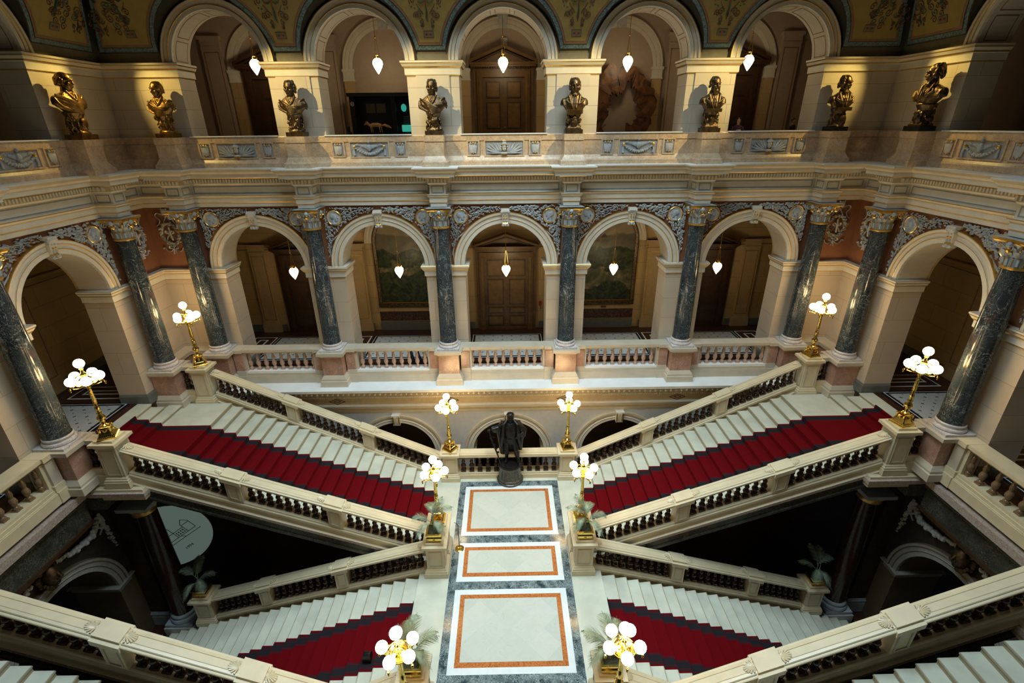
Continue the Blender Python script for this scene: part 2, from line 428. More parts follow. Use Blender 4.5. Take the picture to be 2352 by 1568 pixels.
def wallbay(m, c, w, zb, zt, r, zs, depth, mlow, mhigh, mint, zsplit, mback):
    n = 32; L0, R0 = c-w/2, c+w/2
    pts = [(c+r*cos(pi-pi*k/n), zs+r*sin(pi*k/n)) for k in range(n+1)]
    for y, lo, hi in ((0, mlow, mhigh), (depth, mback, mback)):
        for a, b in ((L0, c-r), (c+r, R0)):
            m.poly([(a, y, zb), (b, y, zb), (b, y, zsplit), (a, y, zsplit)], lo)
            m.poly([(a, y, zsplit), (b, y, zsplit), (b, y, zt), (a, y, zt)], hi)
        for k in range(n):
            (x0, z0), (x1, z1) = pts[k], pts[k+1]
            m.poly([(x0, y, z0), (x1, y, z1), (x1, y, zt), (x0, y, zt)], hi)
    for k in range(n):
        (x0, z0), (x1, z1) = pts[k], pts[k+1]
        m.poly([(x0, 0, z0), (x0, depth, z0), (x1, depth, z1), (x1, 0, z1)], mint, True)
    for x in (c-r, c+r): m.poly([(x, 0, zb), (x, depth, zb), (x, depth, zs), (x, 0, zs)], mlow)
AR, AZ = 1.5, 7.62       # main arcade opening radius and springing
GR, GZ = 1.40, 14.12     # gallery
LR, LZ = 1.45, 0.0       # ground floor arcade
ARCHV = [(AR, .02, 'cream'), (AR, -.07, 'cream'), (AR+.13, -.07, 'goldline'), (AR+.14, -.085, 'goldline'), (AR+.155, -.085, 'cream'), (AR+.165, -.06, 'cream'),
         (AR+.29, -.06, 'goldline'), (AR+.30, -.10, 'cream'), (AR+.37, -.11, 'goldline'), (AR+.39, -.11, 'goldline'), (AR+.40, .02, 'cream')]
def rearch(r0, k=1.0, g='goldline', c='cream'):
    return [(r0+(q[0]-AR)*k, q[1], g if q[2] == 'goldline' else c) for q in ARCHV]
IMPOST = [(-.02, -.42, 'cream'), (.02, -.42, 'goldline'), (.05, -.39, 'cream'), (.05, -.22, 'cream'), (.07, -.20, 'goldline'), (.10, -.16, 'cream'), (.14, -.09, 'goldline'),
          (.16, -.06, 'cream'), (.16, -.01, 'goldline'), (.15, 0, 'cream'), (-.05, .01, 'cream')]
def imp(z): return [(a, z+b, c) for a, b, c in IMPOST]
def pier_path(T, a, b, depth, both=True):
    P = [(a, depth), (a, 0), (b, 0), (b, depth)]
    q = [(T @ Vector((x, y, 0))).to_2d() for x, y in P]
    q = [tuple(v) for v in q]
    # offsets go to the right of travel; make that the outside
    cen = sum((Vector(v) for v in q), Vector((0, 0)))/4
    d = Vector(q[2])-Vector(q[1]); nn = Vector((d.y, -d.x))
    mid = (Vector(q[1])+Vector(q[2]))/2
    if nn.dot(mid-cen) < 0: q = q[::-1]
    return q
def piers(bays, r, lo, hi):
    c = sorted(bays); e = []
    edges = [lo]+[x for cc, w in c for x in (cc-r, cc+r)]+[hi]
    return [(edges[i], edges[i+1]) for i in range(0, len(edges), 2)]
def keystone(name, parent, T, cx, zc, scale=1, gold=True, w=.115):
    m = MB(); m.T = T
    for k, (z0, z1, d0, d1, w0, w1, mt) in enumerate(((-.40, -.30, .15, .20, .85, .9, 'relief'), (-.30, -.26, .20, .17, .8, .8, 'goldline'), (-.26, .0, .15, .19, .85, 1.0, 'cream'), (0, .12, .19, .25, 1.0, 1.1, 'relief'), (.12, .20, .24, .22, 1.25, 1.25, 'cream'))):
        b = [(cx-w*w0*scale, 0, zc+z0*scale), (cx+w*w0*scale, 0, zc+z0*scale), (cx+w*w0*scale, -d0, zc+z0*scale), (cx-w*w0*scale, -d0, zc+z0*scale)]
        t = [(cx-w*w1*scale, 0, zc+z1*scale), (cx+w*w1*scale, 0, zc+z1*scale), (cx+w*w1*scale, -d1, zc+z1*scale), (cx-w*w1*scale, -d1, zc+z1*scale)]
        m.hexa(b, t, mt)
    for sx in (-1, 1):
        m.ball((cx+sx*w*1.05*scale, -.2, zc+.1*scale), .055*scale, 'relief', 8, 6)
        m.ball((cx+sx*w*.8*scale, -.16, zc-.36*scale), .045*scale, 'relief', 8, 6)
        for z in (-.2, -.1, 0): m.ball((cx+sx*w*.4*scale, -.19, zc+z*scale), .03, 'goldline' if z == -.1 else 'relief', 6, 5)
    m.ball((cx, -.2, zc-.34*scale), .05*scale, 'relief', 8, 6)
    return m.build(name, parent)
CAPS = {}
wall_objs = {}
for side, T, bays in WALLS:
    back = side == 'back'
    lo, hi = (-XS, XS) if back else (.3, YB)
    # --- main storey
    m = MB(); m.T = T
    for c, wd in bays: wallbay(m, c, wd, ZF-.0, 9.95, AR, AZ, .95, 'blocks', 'terracotta', 'intrados', AZ-.2, 'corr_dark')
    e0 = max(c+wd/2 for c, wd in bays)
    ends = [(e0, hi)]+([(lo, -e0)] if back else [(lo, min(c-wd/2 for c, wd in bays))])
    for a, b in ends:
        m.poly([(a, 0, ZF-.4), (b, 0, ZF-.4), (b, 0, AZ-.2), (a, 0, AZ-.2)], 'blocks'); m.poly([(a, 0, AZ-.2), (b, 0, AZ-.2), (b, 0, 9.95), (a, 0, 9.95)], 'terracotta')
        m.poly([(a, .95, ZF-.4), (b, .95, ZF-.4), (b, .95, 9.95), (a, .95, 9.95)], 'corr_dark')
    wo = struct(m.build('wall_'+side)); wall_objs[side] = wo
    for c, wd in bays:
        m = MB(); m.T = T; m.arch(c, AZ, ARCHV, legs=0); m.build('archivolt', wo)
        m = MB(); m.T = T @ Matrix.Translation((0, .95, 0)) @ Matrix.Diagonal((1, -1, 1, 1)); m.arch(c, AZ, rearch(AR, 1, 'greyline', 'corr_dark')); m.build('archivolt', wo)
        keystone('keystone', wo, T, c, AZ+AR+.30, 1.0)
    pp = piers(bays, AR, lo, hi)
    m = MB()
    for i, (a, b) in enumerate(pp):
        if a <= lo+.01 or b >= hi-.01: continue
        q = pier_path(T, a, b, .95); m.sweep(q, imp(AZ), cap=True)
    if back:
        # band that runs round the two corners between the outer arches of the back and side walls
        pass
    m.build('impost', wo)
    m = MB()
    for i, (a, b) in enumerate(pp):
        if a <= lo+.01 or b >= hi-.01: continue
        m.sweep(pier_path(T, a, b, .95), [(-.01, ZF-.05, 'base_grey'), (.05, ZF-.05, 'base_grey'), (.05, ZF+.26, 'base_grey'), (0, ZF+.33, 'base_grey'), (-.01, ZF+.33, 'base_grey')])
    m.build('pier_base', wo)
    # --- gallery storey
    m = MB(); m.T = T
    for c, wd in bays: wallbay(m, c, wd, 11.0, 17.4, GR, GZ, .9, 'blocks_gallery', 'panel_olive', 'intrados', GZ-.1, 'corr_plaster')
    for a, b in ends:
        m.poly([(a, 0, 11), (b, 0, 11), (b, 0, GZ-.1), (a, 0, GZ-.1)], 'blocks_gallery'); m.poly([(a, 0, GZ-.1), (b, 0, GZ-.1), (b, 0, 17.4), (a, 0, 17.4)], 'panel_olive')
        m.poly([(a, .9, 11), (b, .9, 11), (b, .9, 17.4), (a, .9, 17.4)], 'corr_plaster')
    # pilaster strip on the face of each gallery pier
    gp = piers(bays, GR, lo, hi)
    for a, b in gp:
        if a <= lo+.01 or b >= hi-.01: continue
        cc = (a+b)/2; m.box(cc-.53, cc+.53, -.035, 0, 11, GZ-.385, 'blocks_gallery')
    go = struct(m.build('wall_'+side)); wall_objs[side+'g'] = go
    for c, wd in bays:
        m = MB(); m.T = T; m.arch(c, GZ, rearch(GR, .8)); m.build('archivolt', go)
        # painted lines of coffers on the soffit of the arch
        m = MB(); m.T = T
        for a0, a1 in ((3, 27), (31, 75), (80, 100), (105, 149), (153, 177)):
            for (ya, yb_), (aa, ab) in (((.14, .165), (a0, a1)), ((.73, .755), (a0, a1)), ((.14, .755), (a0, a0+1.1)), ((.14, .755), (a1-1.1, a1))):
                st = max(1, int((ab-aa)/4))
                for k in range(st):
                    t0, t1 = radians(aa+(ab-aa)*k/st), radians(aa+(ab-aa)*(k+1)/st); r = GR-.006
                    m.poly([(c+r*cos(t0), ya, GZ+r*sin(t0)), (c+r*cos(t1), ya, GZ+r*sin(t1)), (c+r*cos(t1), yb_, GZ+r*sin(t1)), (c+r*cos(t0), yb_, GZ+r*sin(t0))], 'panel_brown')
        m.build('soffit_line', go)
    m = MB()
    for i, (a, b) in enumerate(gp):
        if a <= lo+.01 or b >= hi-.01: continue
        m.sweep(pier_path(T, a, b, .9), imp(GZ+.02))
    m.build('impost', go)
# corner bands (from outer arch edge round the corner to the side arch), at both storeys
for z, r, key, dp in ((AZ, AR, '', .95), (GZ+.02, GR, 'g', .9)):
    for s in (-1, 1):
        e = 8.805+r; f = 13.425+r
        path = [(s*e, YB+dp), (s*e, YB), (s*XS, YB), (s*XS, f), (s*(XS+dp), f)]
        if s < 0: path = path[::-1]
        # travel must keep the room on the right
        m = MB(); m.sweep(path if s > 0 else path, imp(z)); m.build('impost', wall_objs['back'+key])
        if key == '':
            m = MB(); m.sweep(path, [(-.01, ZF-.05, 'base_grey'), (.05, ZF-.05, 'base_grey'), (.05, ZF+.26, 'base_grey'), (0, ZF+.33, 'base_grey')]); m.build('pier_base', wall_objs['back'])
# ---------------------------------------------------------------- entablature with breaks forward over every column
def ress_path(off, res, hw, zlist=None):
    P = []
    x = -XS+off; ys = sorted(CYS)
    P.append((x, .4))
    for c in ys: P += [(x, c-hw), (x+res, c-hw), (x+res, c+hw), (x, c+hw)]
    y = YB-off; P.append((x, y))
    for c in CX: P += [(c-hw, y), (c-hw, y-res), (c+hw, y-res), (c+hw, y)]
    P.append((-x, y))
    for c in ys[::-1]: P += [(-x, c+hw), (-x-res, c+hw), (-x-res, c-hw), (-x, c-hw)]
    P.append((-x, .4)); return P
EO, ER, EH = .10, .56, .27
ent = [(-.2, 9.79, 'cream'), (0, 9.79, 'cream'), (0, 9.92, 'goldline'), (.02, 9.925, 'goldline'), (.025, 9.945, 'cream'), (.025, 10.09, 'goldline'), (.05, 10.11, 'cream'), (.085, 10.16, 'goldline'), (.085, 10.185, 'cream'), (0, 10.2, 'cream'),
       (0, 10.50, 'goldline'), (.02, 10.51, 'cream'), (.06, 10.56, 'tan'), (.06, 10.70, 'tan'), (.16, 10.73, 'goldline'), (.17, 10.75, 'cream'), (.33, 10.765, 'cream'), (.33, 10.875, 'goldline'), (.35, 10.89, 'cream'), (.39, 10.95, 'tan'), (.46, 11.02, 'cream'), (.46, 11.06, 'ledge'), (-.3, 11.075, 'ledge')]
m = MB(); path = ress_path(EO, ER, EH); m.sweep(path, ent)
trim = struct(m.build('trim_1'))
# dentils
m = MB()
for i in range(len(path)-1):
    a, b = Vector(path[i]), Vector(path[i+1]); d = b-a; ln = d.length; d.normalize(); nn = Vector((d.y, -d.x))
    x0, x1 = (.0, ln) if ln > .8 else ((-.06, ln+.06) if abs(ln-2*EH) < .01 else (.12, ln-.06))
    n = max(1, int((x1-x0)/.098))
    for k in range(n):
        t = x0+(x1-x0)*(k+.5)/n; c = a+d*t
        p = [c-d*.028+nn*.055, c+d*.028+nn*.055, c+d*.028+nn*.125, c-d*.028+nn*.125]
        m.hexa([(q.x, q.y, 10.585) for q in p], [(q.x, q.y, 10.70) for q in p], 'cream')
m.build('dentil_band', trim)
def frame_strip(m, a, b, z0, z1, wd, mat, o=.005):
    # rectangular outline on a vertical face from a to b (xy), pushed o to the right of a->b
    a, b = Vector(a), Vector(b); d = (b-a).normalized(); nn = Vector((d.y, -d.x))*o
    def q(t0, t1, y0, y1):
        p0, p1 = a+d*t0+nn, a+d*t1+nn
        m.poly([(p0.x, p0.y, y0), (p1.x, p1.y, y0), (p1.x, p1.y, y1), (p0.x, p0.y, y1)], mat)
    ln = (b-a).length
    q(0, ln, z0, z0+wd); q(0, ln, z1-wd, z1); q(0, wd, z0+wd, z1-wd); q(ln-wd, ln, z0+wd, z1-wd)
m = MB()
for i in range(len(path)-1):
    a, b = Vector(path[i]), Vector(path[i+1]); d = (b-a); ln = d.length; d.normalize()
    g = .07 if ln < 1 else .10
    if ln > .3: frame_strip(m, a+d*g, b-d*g, 10.235, 10.475, .03, 'greyline')
m.build('frieze_panel', trim)
# ---------------------------------------------------------------- ledge and ground floor arcade under the main back balustrade
led = [(-.5, 1.9, 'cream_grey'), (.0, 1.9, 'cream'), (.02, 1.93, 'cream'), (.02, 2.02, 'cream'), (.07, 2.04, 'tan'), (.07, 2.12, 'cream'), (.10, 2.14, 'cream'), (.10, 2.22, 'tan'), (.15, 2.26, 'cream'), (.15, 2.32, 'cream'), (.08, 2.33, 'tan'),
       (.08, 2.62, 'cream'), (.13, 2.65, 'cream'), (.13, 2.72, 'goldline'), (.18, 2.74, 'tan'), (.30, 2.95, 'goldline'), (.34, 2.97, 'cream'), (.38, 3.0, 'cream'), (.38, 3.1, 'ledge'), (-1.2, 3.101, 'ledge')]
LY = 16.62
m = MB(); m.sweep([(-XS-.2, LY), (XS+.2, LY)], led); tr2 = struct(m.build('trim_2'))
m = MB()
k = -11.8
while k < 11.8:
    m.box(k, k+.04, LY-.175, LY-.13, 2.655, 2.715, 'cream'); k += .085
k = -11.8
while k < 11.8:    # running wave ornament
    m.poly([(k, LY-.325, 2.93), (k+.09, LY-.25, 2.80), (k+.19, LY-.325, 2.93)], 'cream')
    m.ball((k+.1, LY-.30, 2.90), .045, 'cream', 7, 5); k += .2
m.build('wave_moulding', tr2)
m = MB()
for c in CX[1:5]:
    for r in (.34, .17):
        for sx in (-1, 1):
            for sz in (-1, 1):
                p = [(c+sx*r, 0), (c, sz*r*.40), (c, sz*(r*.40-.03)), (c+sx*(r-.07), 0)]
                m.poly([(x, LY-.086, 2.47+z) for x, z in p], 'dark')
m.build('diamond_ornament', tr2)
m = MB(); m.T = Matrix.Translation((0, LY, 0))
LB = [(0, 4.46), (-4.445, 4.43), (4.445, 4.43), (-8.9, 4.48), (8.9, 4.48)]
for c, wd in LB: wallbay(m, c, wd, GF, 1.92, LR, LZ, .8, 'cream_grey', 'cream_grey', 'corr_dark', LZ, 'corr_dark')
lw = struct(m.build('wall_back'))
for c, wd in LB:
    m = MB(); m.T = Matrix.Translation((0, LY, 0)); m.arch(c, LZ, rearch(LR, .9, 'tan', 'cream')); m.build('archivolt', lw)
    m = MB(); m.T = Matrix.Translation((0, LY, 0))
    for sx in (-.11, -.055, 0, .055, .11): m.tube([(c+sx, -.12, LZ+LR-.06), (c+sx, -.17, LZ+LR+.10), (c+sx, -.2, LZ+LR+.38)], .032, 'goldline' if abs(sx) > .1 else 'cream', 6)
    m.box(c-.16, c+.16, -.22, 0, LZ+LR+.34, LZ+LR+.42, 'cream'); m.box(c-.14, c+.14, -.15, 0, LZ+LR-.08, LZ+LR+.36, 'cream'); m.build('keystone', lw)
    m = MB()
for a, b in piers(LB, LR, -XS, XS):
    if a > -XS+.1 and b < XS-.1: m.sweep(pier_path(Matrix.Translation((0, LY, 0)), a, b, .8), [(q[0]*.8, LZ+q[1]*.8, q[2]) for q in IMPOST])
m.build('impost', lw)
# ---------------------------------------------------------------- floors, corridor walls, ceilings
def slab(name, x0, x1, y0, y1, z0, z1, mat):
    m = MB(); m.box(x0, x1, y0, y1, z0, z1, mat); return struct(m.build(name))
fl = []
m = MB()
m.box(-XC, XC, YB+.0, YC, ZF-.3, ZF, 'dark_floor'); m.box(-XC, -XS, 0, YB, ZF-.3, ZF, 'dark_floor'); m.box(XS, XC, 0, YB, ZF-.3, ZF, 'dark_floor')
floor = struct(m.build('floor'))
def mosaic_panel(x0, x1, y0, y1, z=ZF):
    m = MB(); e = .004
    m.box(x0, x1, y0, y1, z, z+e, 'black')
    m.box(x0+.10, x1-.10, y0+.10, y1-.10, z+e, z+2*e, 'white_marble'); m.box(x0+.13, x1-.13, y0+.13, y1-.13, z+2*e, z+3*e, 'black')
    m.box(x0+.22, x1-.22, y0+.22, y1-.22, z+3*e, z+4*e, 'mosaic'); m.build('mosaic_panel', floor)
def key_panel(x0, x1, y0, y1, z=ZF):
    m = MB(); e = .004; t = .035
    for k, mt in enumerate(('white_marble', 'dark_floor', 'white_marble', 'dark_floor')):
        g = k*.11 if k < 2 else .30+(k-2)*.07
        if x1-x0 > 2*g+.05 and y1-y0 > 2*g+.05: m.box(x0+g*.5 if k == 1 else x0+g, x1-g*.5 if k == 1 else x1-g, y0+g*.5 if k == 1 else y0+g, y1-g*.5 if k == 1 else y1-g, z+k*e, z+(k+1)*e, mt)
    m.build('key_pattern_panel', floor)
for c, wd in BAYS_B: mosaic_panel(c-1.65, c+1.65, 18.1, 20.7)
for c in CX: key_panel(c-.5, c+.5, 19.2, 20.6)
for s in (-1, 1):
    for c, wd in BAYS_S:
        x0, x1 = sorted((s*(XS+.65), s*(XC-.5))); mosaic_panel(x0, x1, c-1.55, c+1.55)
    for c in CYS: key_panel(*sorted((s*(XS+1.2), s*(XC-.8))), c-.45, c+.45)
    key_panel(*sorted((s*(XS+.3), s*(XC-.6))), YB+.3, YC-.5)
# gallery floor, ceilings of both corridors, ground floor
m = MB(); m.box(-XC-3, XC+3, YB+.05, YC, 10.6, 11.1, 'corr_plaster'); m.box(-XC, -XS-.05, 0, YB+.05, 10.6, 11.1, 'corr_plaster'); m.box(XS+.05, XC, 0, YB+.05, 10.6, 11.1, 'corr_plaster'); struct(m.build('floor'))
m = MB()
for z in (9.95, 16.9):
    m.box(-XC-3, XC+3, YB+.9, YC, z, z+.1, 'corr_plaster')
    for s in (-1, 1): m.box(*sorted((s*(XS+.9), s*XC)), 0, YB+.9, z, z+.1, 'corr_plaster')
struct(m.build('ceiling'))
struct(slab('floor', -20, 20, -2, 24, GF-.2, GF, 'dark_floor'))
# hall ceiling: deep cove and rim round a skylight
m = MB()
P = [(-XS, YB), (XS, YB), (XS, 0), (-XS, 0)]; Q = [(-7, 14.2), (7, 14.2), (7, 5), (-7, 5)]
for i in range(4):
    j = (i+1) % 4
    if i == 2: continue
    m.poly([(*P[i], 17.35), (*P[j], 17.35), (*Q[j], 20.7), (*Q[i], 20.7)], 'panel_olive')
struct(m.build('ceiling'))
# corridor rear walls
cw = {}
for key, z0, z1, mt in (('m', ZF, 9.95, 'corr_blocks'), ('g', 11.1, 16.9, 'corr_plaster')):
    m = MB(); m.box(-XC-3, XC+3, YC, YC+.2, z0, z1, mt); cw['back'+key] = struct(m.build('wall_back'))
    for s in (-1, 1):
        m = MB(); m.box(*sorted((s*XC, s*(XC+.2))), 0, YC, z0, z1, mt); cw[SN[s]+key] = struct(m.build('wall_'+SN[s]))
m = MB(); m.box(-XC, XC, 20.9, 21.1, GF, 3.1, 'corr_dark'); struct(m.build('wall_back'))
# pilasters on the rear walls
def pilaster(m, T, c, z0, z1, hw=.36, mat='corr_dark', line='greyline', d=.12):
    m.T = T
    m.box(c-hw, c+hw, -d, 0, z0, z1, mat); m.box(c-hw-.06, c+hw+.06, -d-.06, 0, z0, z0+.35, mat); m.box(c-hw-.03, c+hw+.03, -d-.03, 0, z0+.35, z0+.45, mat)
    m.box(c-hw-.05, c+hw+.05, -d-.06, 0, z1-.12, z1, mat); m.box(c-hw-.02, c+hw+.02, -d-.03, 0, z1-.38, z1-.33, mat)
    for a, b, u, v in ((c-hw+.08, c+hw-.08, z0+.6, z0+.63), (c-hw+.08, c+hw-.08, z1-.55, z1-.52), (c-hw+.08, c-hw+.11, z0+.6, z1-.52), (c+hw-.11, c+hw-.08, z0+.6, z1-.52)):
        m.box(a, b, -d-.006, -d, u, v, line)
TCB = Matrix.Translation((0, YC, 0))
TCL = Matrix(((0, -1, 0, -XC), (1, 0, 0, 0), (0, 0, 1, 0), (0, 0, 0, 1))); TCR = Matrix(((0, 1, 0, XC), (1, 0, 0, 0), (0, 0, 1, 0), (0, 0, 0, 1)))
for key, z0, z1 in (('m', ZF, 7.62), ('g', 11.1, 15.4)):
    for nm, T, cs in (('back', TCB, CX), ('left', TCL, CYS), ('right', TCR, CYS)):
        for c in cs:
            if True:
                m = MB(); pilaster(m, T, c, z0, z1, mat='corr_dark' if key == 'm' else 'corr_plaster', line='goldline' if key == 'm' and nm == 'back' else 'panel_brown'); m.build('pilaster', cw[nm+key])
    # horizontal band and skirting
        m = MB(); m.T = T; lo, hi = (-XC, XC) if nm == 'back' else (0, YC)
        if key == 'm':
            segs = [(lo, hi)] if nm != 'back' else [(lo, -8.8-1.5), (-8.8+1.5, -4.445-1.76), (-4.445+1.76, -1.5), (1.5, 4.445-1.76), (4.445+1.76, 8.8-1.5), (8.8+1.5, hi)]
            for lo2, hi2 in segs:
                m.box(lo2, hi2, -.10, 0, 7.30, 7.36, 'corr_dark'); m.box(lo2, hi2, -.05, 0, 7.36, 7.52, 'corr_dark'); m.box(lo2, hi2, -.16, 0, 7.52, 7.62, 'corr_dark'); m.box(lo2, hi2, -.165, -.16, 7.55, 7.57, 'goldline')
                m.box(lo2, hi2, -.05, 0, ZF, ZF+.33, 'base_grey')
        m.build('cornice_band', cw[nm+key]) if key == 'm' else None
# blind arches on the rear walls
for c, wd in BAYS_B:
    m = MB(); m.T = TCB
    if c == 0 or abs(c) > 5 or True:
        rr = 1.32
        m.arch(c, 14.28, [(rr, 0, 'cream'), (rr, -.06, 'cream'), (rr+.12, -.06, 'tan'), (rr+.13, -.09, 'cream'), (rr+.26, -.09, 'tan'), (rr+.28, -.11, 'cream'), (rr+.35, -.11, 'cream'), (rr+.35, 0, 'cream')])
        for sx in (-1, 1):
            x0, x1 = sorted((c+sx*1.30, c+sx*1.68)); m.box(x0, x1, -.09, 0, 11.1, 13.9, 'corr_blocks')
            m.box(x0-.04, x1+.04, -.15, 0, 14.18, 14.28, 'cream'); m.box(x0-.01, x1+.01, -.11, 0, 13.9, 14.18, 'cream'); m.box(x0-.03, x1+.03, -.13, 0, 13.86, 13.91, 'cream')
        m.box(c-.16, c+.16, -.2, 0, 15.58, 16.0, 'relief'); m.box(c-.2, c+.2, -.23, 0, 15.95, 16.02, 'relief')
    m.build('blind_arch', cw['backg'])
    if abs(abs(c)-4.445) < .1:
        m = MB(); m.T = TCB; rr = 1.42
        m.arch(c, 7.62, [(rr, 0, 'cream'), (rr, -.10, 'cream'), (rr+.10, -.10, 'goldline'), (rr+.12, -.10, 'cream'), (rr+.22, -.13, 'goldline'), (rr+.24, -.13, 'cream'), (rr+.30, -.13, 'cream'), (rr+.30, 0, 'cream')]); m.build('blind_arch', cw['backm'])
# ---------------------------------------------------------------- columns
def leaf(m, base, out, h, w, mat, curl=.06, tip=None):
    # acanthus leaf rising from base and curling outward
    b = Vector(base); o = Vector(out); sd = Vector((-o.y, o.x, 0))
    pts = [(0, 0), (.35, .01), (.7, .03), (.92, curl), (.86, curl*1.35)]
    prev = None
    for i, (t, c) in enumerate(pts):
        ww = w*(1, 1.15, .95, .55, .1)[i]
        p = b+o*c+Vector((0, 0, h*t)); q = (m.V(p-sd*ww), m.V(p+o*.015), m.V(p+sd*ww))
        if prev: m.F((prev[0], prev[1], q[1], q[0]), mat, True); m.F((prev[1], prev[2], q[2], q[1]), tip if tip and i > 2 else mat, True)
        prev = q
def make_column(label, loc, rz):
    t = thing('marble_column', label, 'column', loc, rz, None)
    m = MB(); m.rstack(0, 0, .41, .41, [(0, 0), (0, .07)], 'white_vein')
    m.lathe(0, 0, [(.36, .07), (.385, .09), (.39, .12), (.375, .155), (.345, .165), (.325, .18), (.325, .20), (.335, .215), (.35, .235), (.35, .26), (.335, .28), (.315, .285), (.31, .30)], 'white_vein', 28)
    m.build('base', t)
    m = MB(); m.lathe(0, 0, [(.325, .295), (.305, .33), (.303, 1.5), (.292, 2.7), (.272, 3.7), (.252, 4.52), (.256, 4.56)], 'col_marble', 32); m.build('shaft', t)
    m = MB()
    m.lathe(0, 0, [(.27, 4.53, 'goldline'), (.295, 4.55, 'goldline'), (.295, 4.585, 'goldline'), (.262, 4.60, 'greyline'), (.265, 4.82, 'goldline'), (.285, 4.83, 'relief_blue'), (.24, 4.86, 'relief_blue'), (.27, 5.0, 'relief_blue'), (.36, 5.12, 'gold'), (.38, 5.14, 'gold')], 'relief_blue', 24)
    for k in range(16):
        a = 2*pi*k/16; o = Vector((cos(a), sin(a), 0))
        if k % 2: m.tube([o*.266+Vector((0, 0, 4.61)), o*.272+Vector((0, 0, 4.81))], .012, 'gold', 5)
        else: m.tube([o*.262+Vector((0, 0, 4.62)), o*.275+Vector((0, 0, 4.78))], .032, 'relief_blue', 6); m.ball(o*.285+Vector((0, 0, 4.78)), .022, 'goldline', 6, 5)
    for k in range(12):
        for q, h_, r_ in ((0, .17, .25), (.5, .27, .24)): a = 2*pi*(k+q)/12; leaf(m, (cos(a)*r_, sin(a)*r_, 4.80), (cos(a), sin(a), 0), h_, .05, 'relief_blue' if q else 'relief', .10, 'gold' if not q and k % 2 else None)
    for k in range(4):
        a = pi/4+k*pi/2; o = Vector((cos(a), sin(a), 0)); up = Vector((0, 0, 1))
        for e in (-1, 1):     # corner volutes
            sd = Vector((-o.y, o.x, 0))*.035*e; pts = []
            for j in range(16):
                th = j*.62; r = .085*(1-j/18)
                pts.append(o*(.40+r*sin(th))+up*(5.035+r*cos(th))+sd)
            m.tube([o*.22+up*4.88+sd, o*.29+up*5.04+sd]+pts, .015, 'relief' if e > 0 else 'gold', 5)
        f = Vector((cos(a-pi/4), sin(a-pi/4), 0)); m.ball(f*.36+up*5.10, .07, 'relief_blue', 8, 6); m.ball(f*.34+up*4.98, .06, 'gold', 8, 6, (1, 1, 1.3))
        for e in (-1, 1):
            sd = Vector((-f.y, f.x, 0))*e
            m.tube([f*.30+up*4.96+sd*.03, f*.33+up*5.04+sd*.09, f*.34+up*5.09+sd*.07, f*.335+up*5.06+sd*.045], .014, 'relief', 5)
    m.build('capital', t)
    # concave sided abacus
    m = MB(); P = []
    for k in range(4):
        a0 = -3*pi/4+k*pi/2
        for j in range(6):
            s_ = -1+2*j/6; c0 = Vector((cos(a0), sin(a0)))*.60; c1 = Vector((cos(a0+pi/2), sin(a0+pi/2)))*.60
            p = c0.lerp(c1, (s_+1)/2); n = Vector((cos(a0+pi/4), sin(a0+pi/4))); p = p-n*.06*(1-s_*s_); P.append(p)
    for z0, z1, sc0, sc1, mt in ((5.13, 5.165, .90, .93, 'gold'), (5.165, 5.175, .93, 1, 'goldline'), (5.175, 5.235, 1, 1, 'gold'), (5.235, 5.25, 1, 1, 'relief_blue')):
        a = [m.V((p.x*sc0, p.y*sc0, z0)) for p in P]; b = [m.V((p.x*sc1, p.y*sc1, z1)) for p in P]
        for i in range(len(P)): m.F((a[i], a[(i+1) % len(P)], b[(i+1) % len(P)], b[i]), mt)
        m.F(a[::-1], mt); m.F(b, 'relief_blue')
    m.build('abacus', t)
    return t
ORD = ['first', 'second', 'third', 'fourth', 'fifth', 'sixth']
col0 = make_column('black veined marble column on the back wall, first from the left', (CX[0], CYB, ZR), 0)
for i, x in enumerate(CX[1:], 1): dup(col0, 'black veined marble column on the back wall, %s from the left' % ORD[i], (x, CYB, ZR))
for s in (-1, 1):
    for i, y in enumerate(CYS[:3]):
        dup(col0, 'black veined marble column on the %s side wall, %s from the back corner' % (SN[s], ORD[i]), (s*CXS, y, ZR), s*pi/2)
for c in [o for o in bpy.data.objects if o.get('category') == 'column']: c['group'] = 'marble columns round the staircase hall'
# ---------------------------------------------------------------- pedestals and balustrades
def ped(m, cx, cy, hx, hy, z0, z1, die='bal_stone', base='bal_stone', cap='bal_stone', panel=None, bh=.34, faces=(0, 1, 2, 3)):
    m.rstack(cx, cy, hx, hy, [(.075, z0), (.075, z0+bh*.55), (.06, z0+bh*.58), (.06, z0+bh*.72), (.03, z0+bh*.82), (.03, z0+bh*.9), (0, z0+bh)], base, cap=True)
    m.rstack(cx, cy, hx-.004, hy-.004, [(0, z0+bh), (0, z1-.17)], die, bottom=False)
    m.rstack(cx, cy, hx, hy, [(0, z1-.17), (.02, z1-.15), (.045, z1-.10), (.09, z1-.085), (.09, z1)], cap)
    if panel:
        for k in faces:
            dx, dy = ((0, -1), (1, 0), (0, 1), (-1, 0))[k]; hh = hx if dx == 0 else hy; face = hy if dx == 0 else hx
            w = hh-.07
            if w < .06: continue
            zz0, zz1 = z0+bh+.06, z1-.23
            for u0, u1, v0, v1 in ((-w, w, zz0, zz0+.025), (-w, w, zz1-.025, zz1), (-w, -w+.025, zz0+.026, zz1-.026), (w-.025, w, zz0+.026, zz1-.026)):
                if dx == 0: m.box(cx+u0, cx+u1, *sorted((cy+dy*(face-.01), cy+dy*(face+.012))), v0, v1, panel)
                else: m.box(*sorted((cx+dx*(face-.01), cx+dx*(face+.012))), cy+u0, cy+u1, v0, v1, panel)
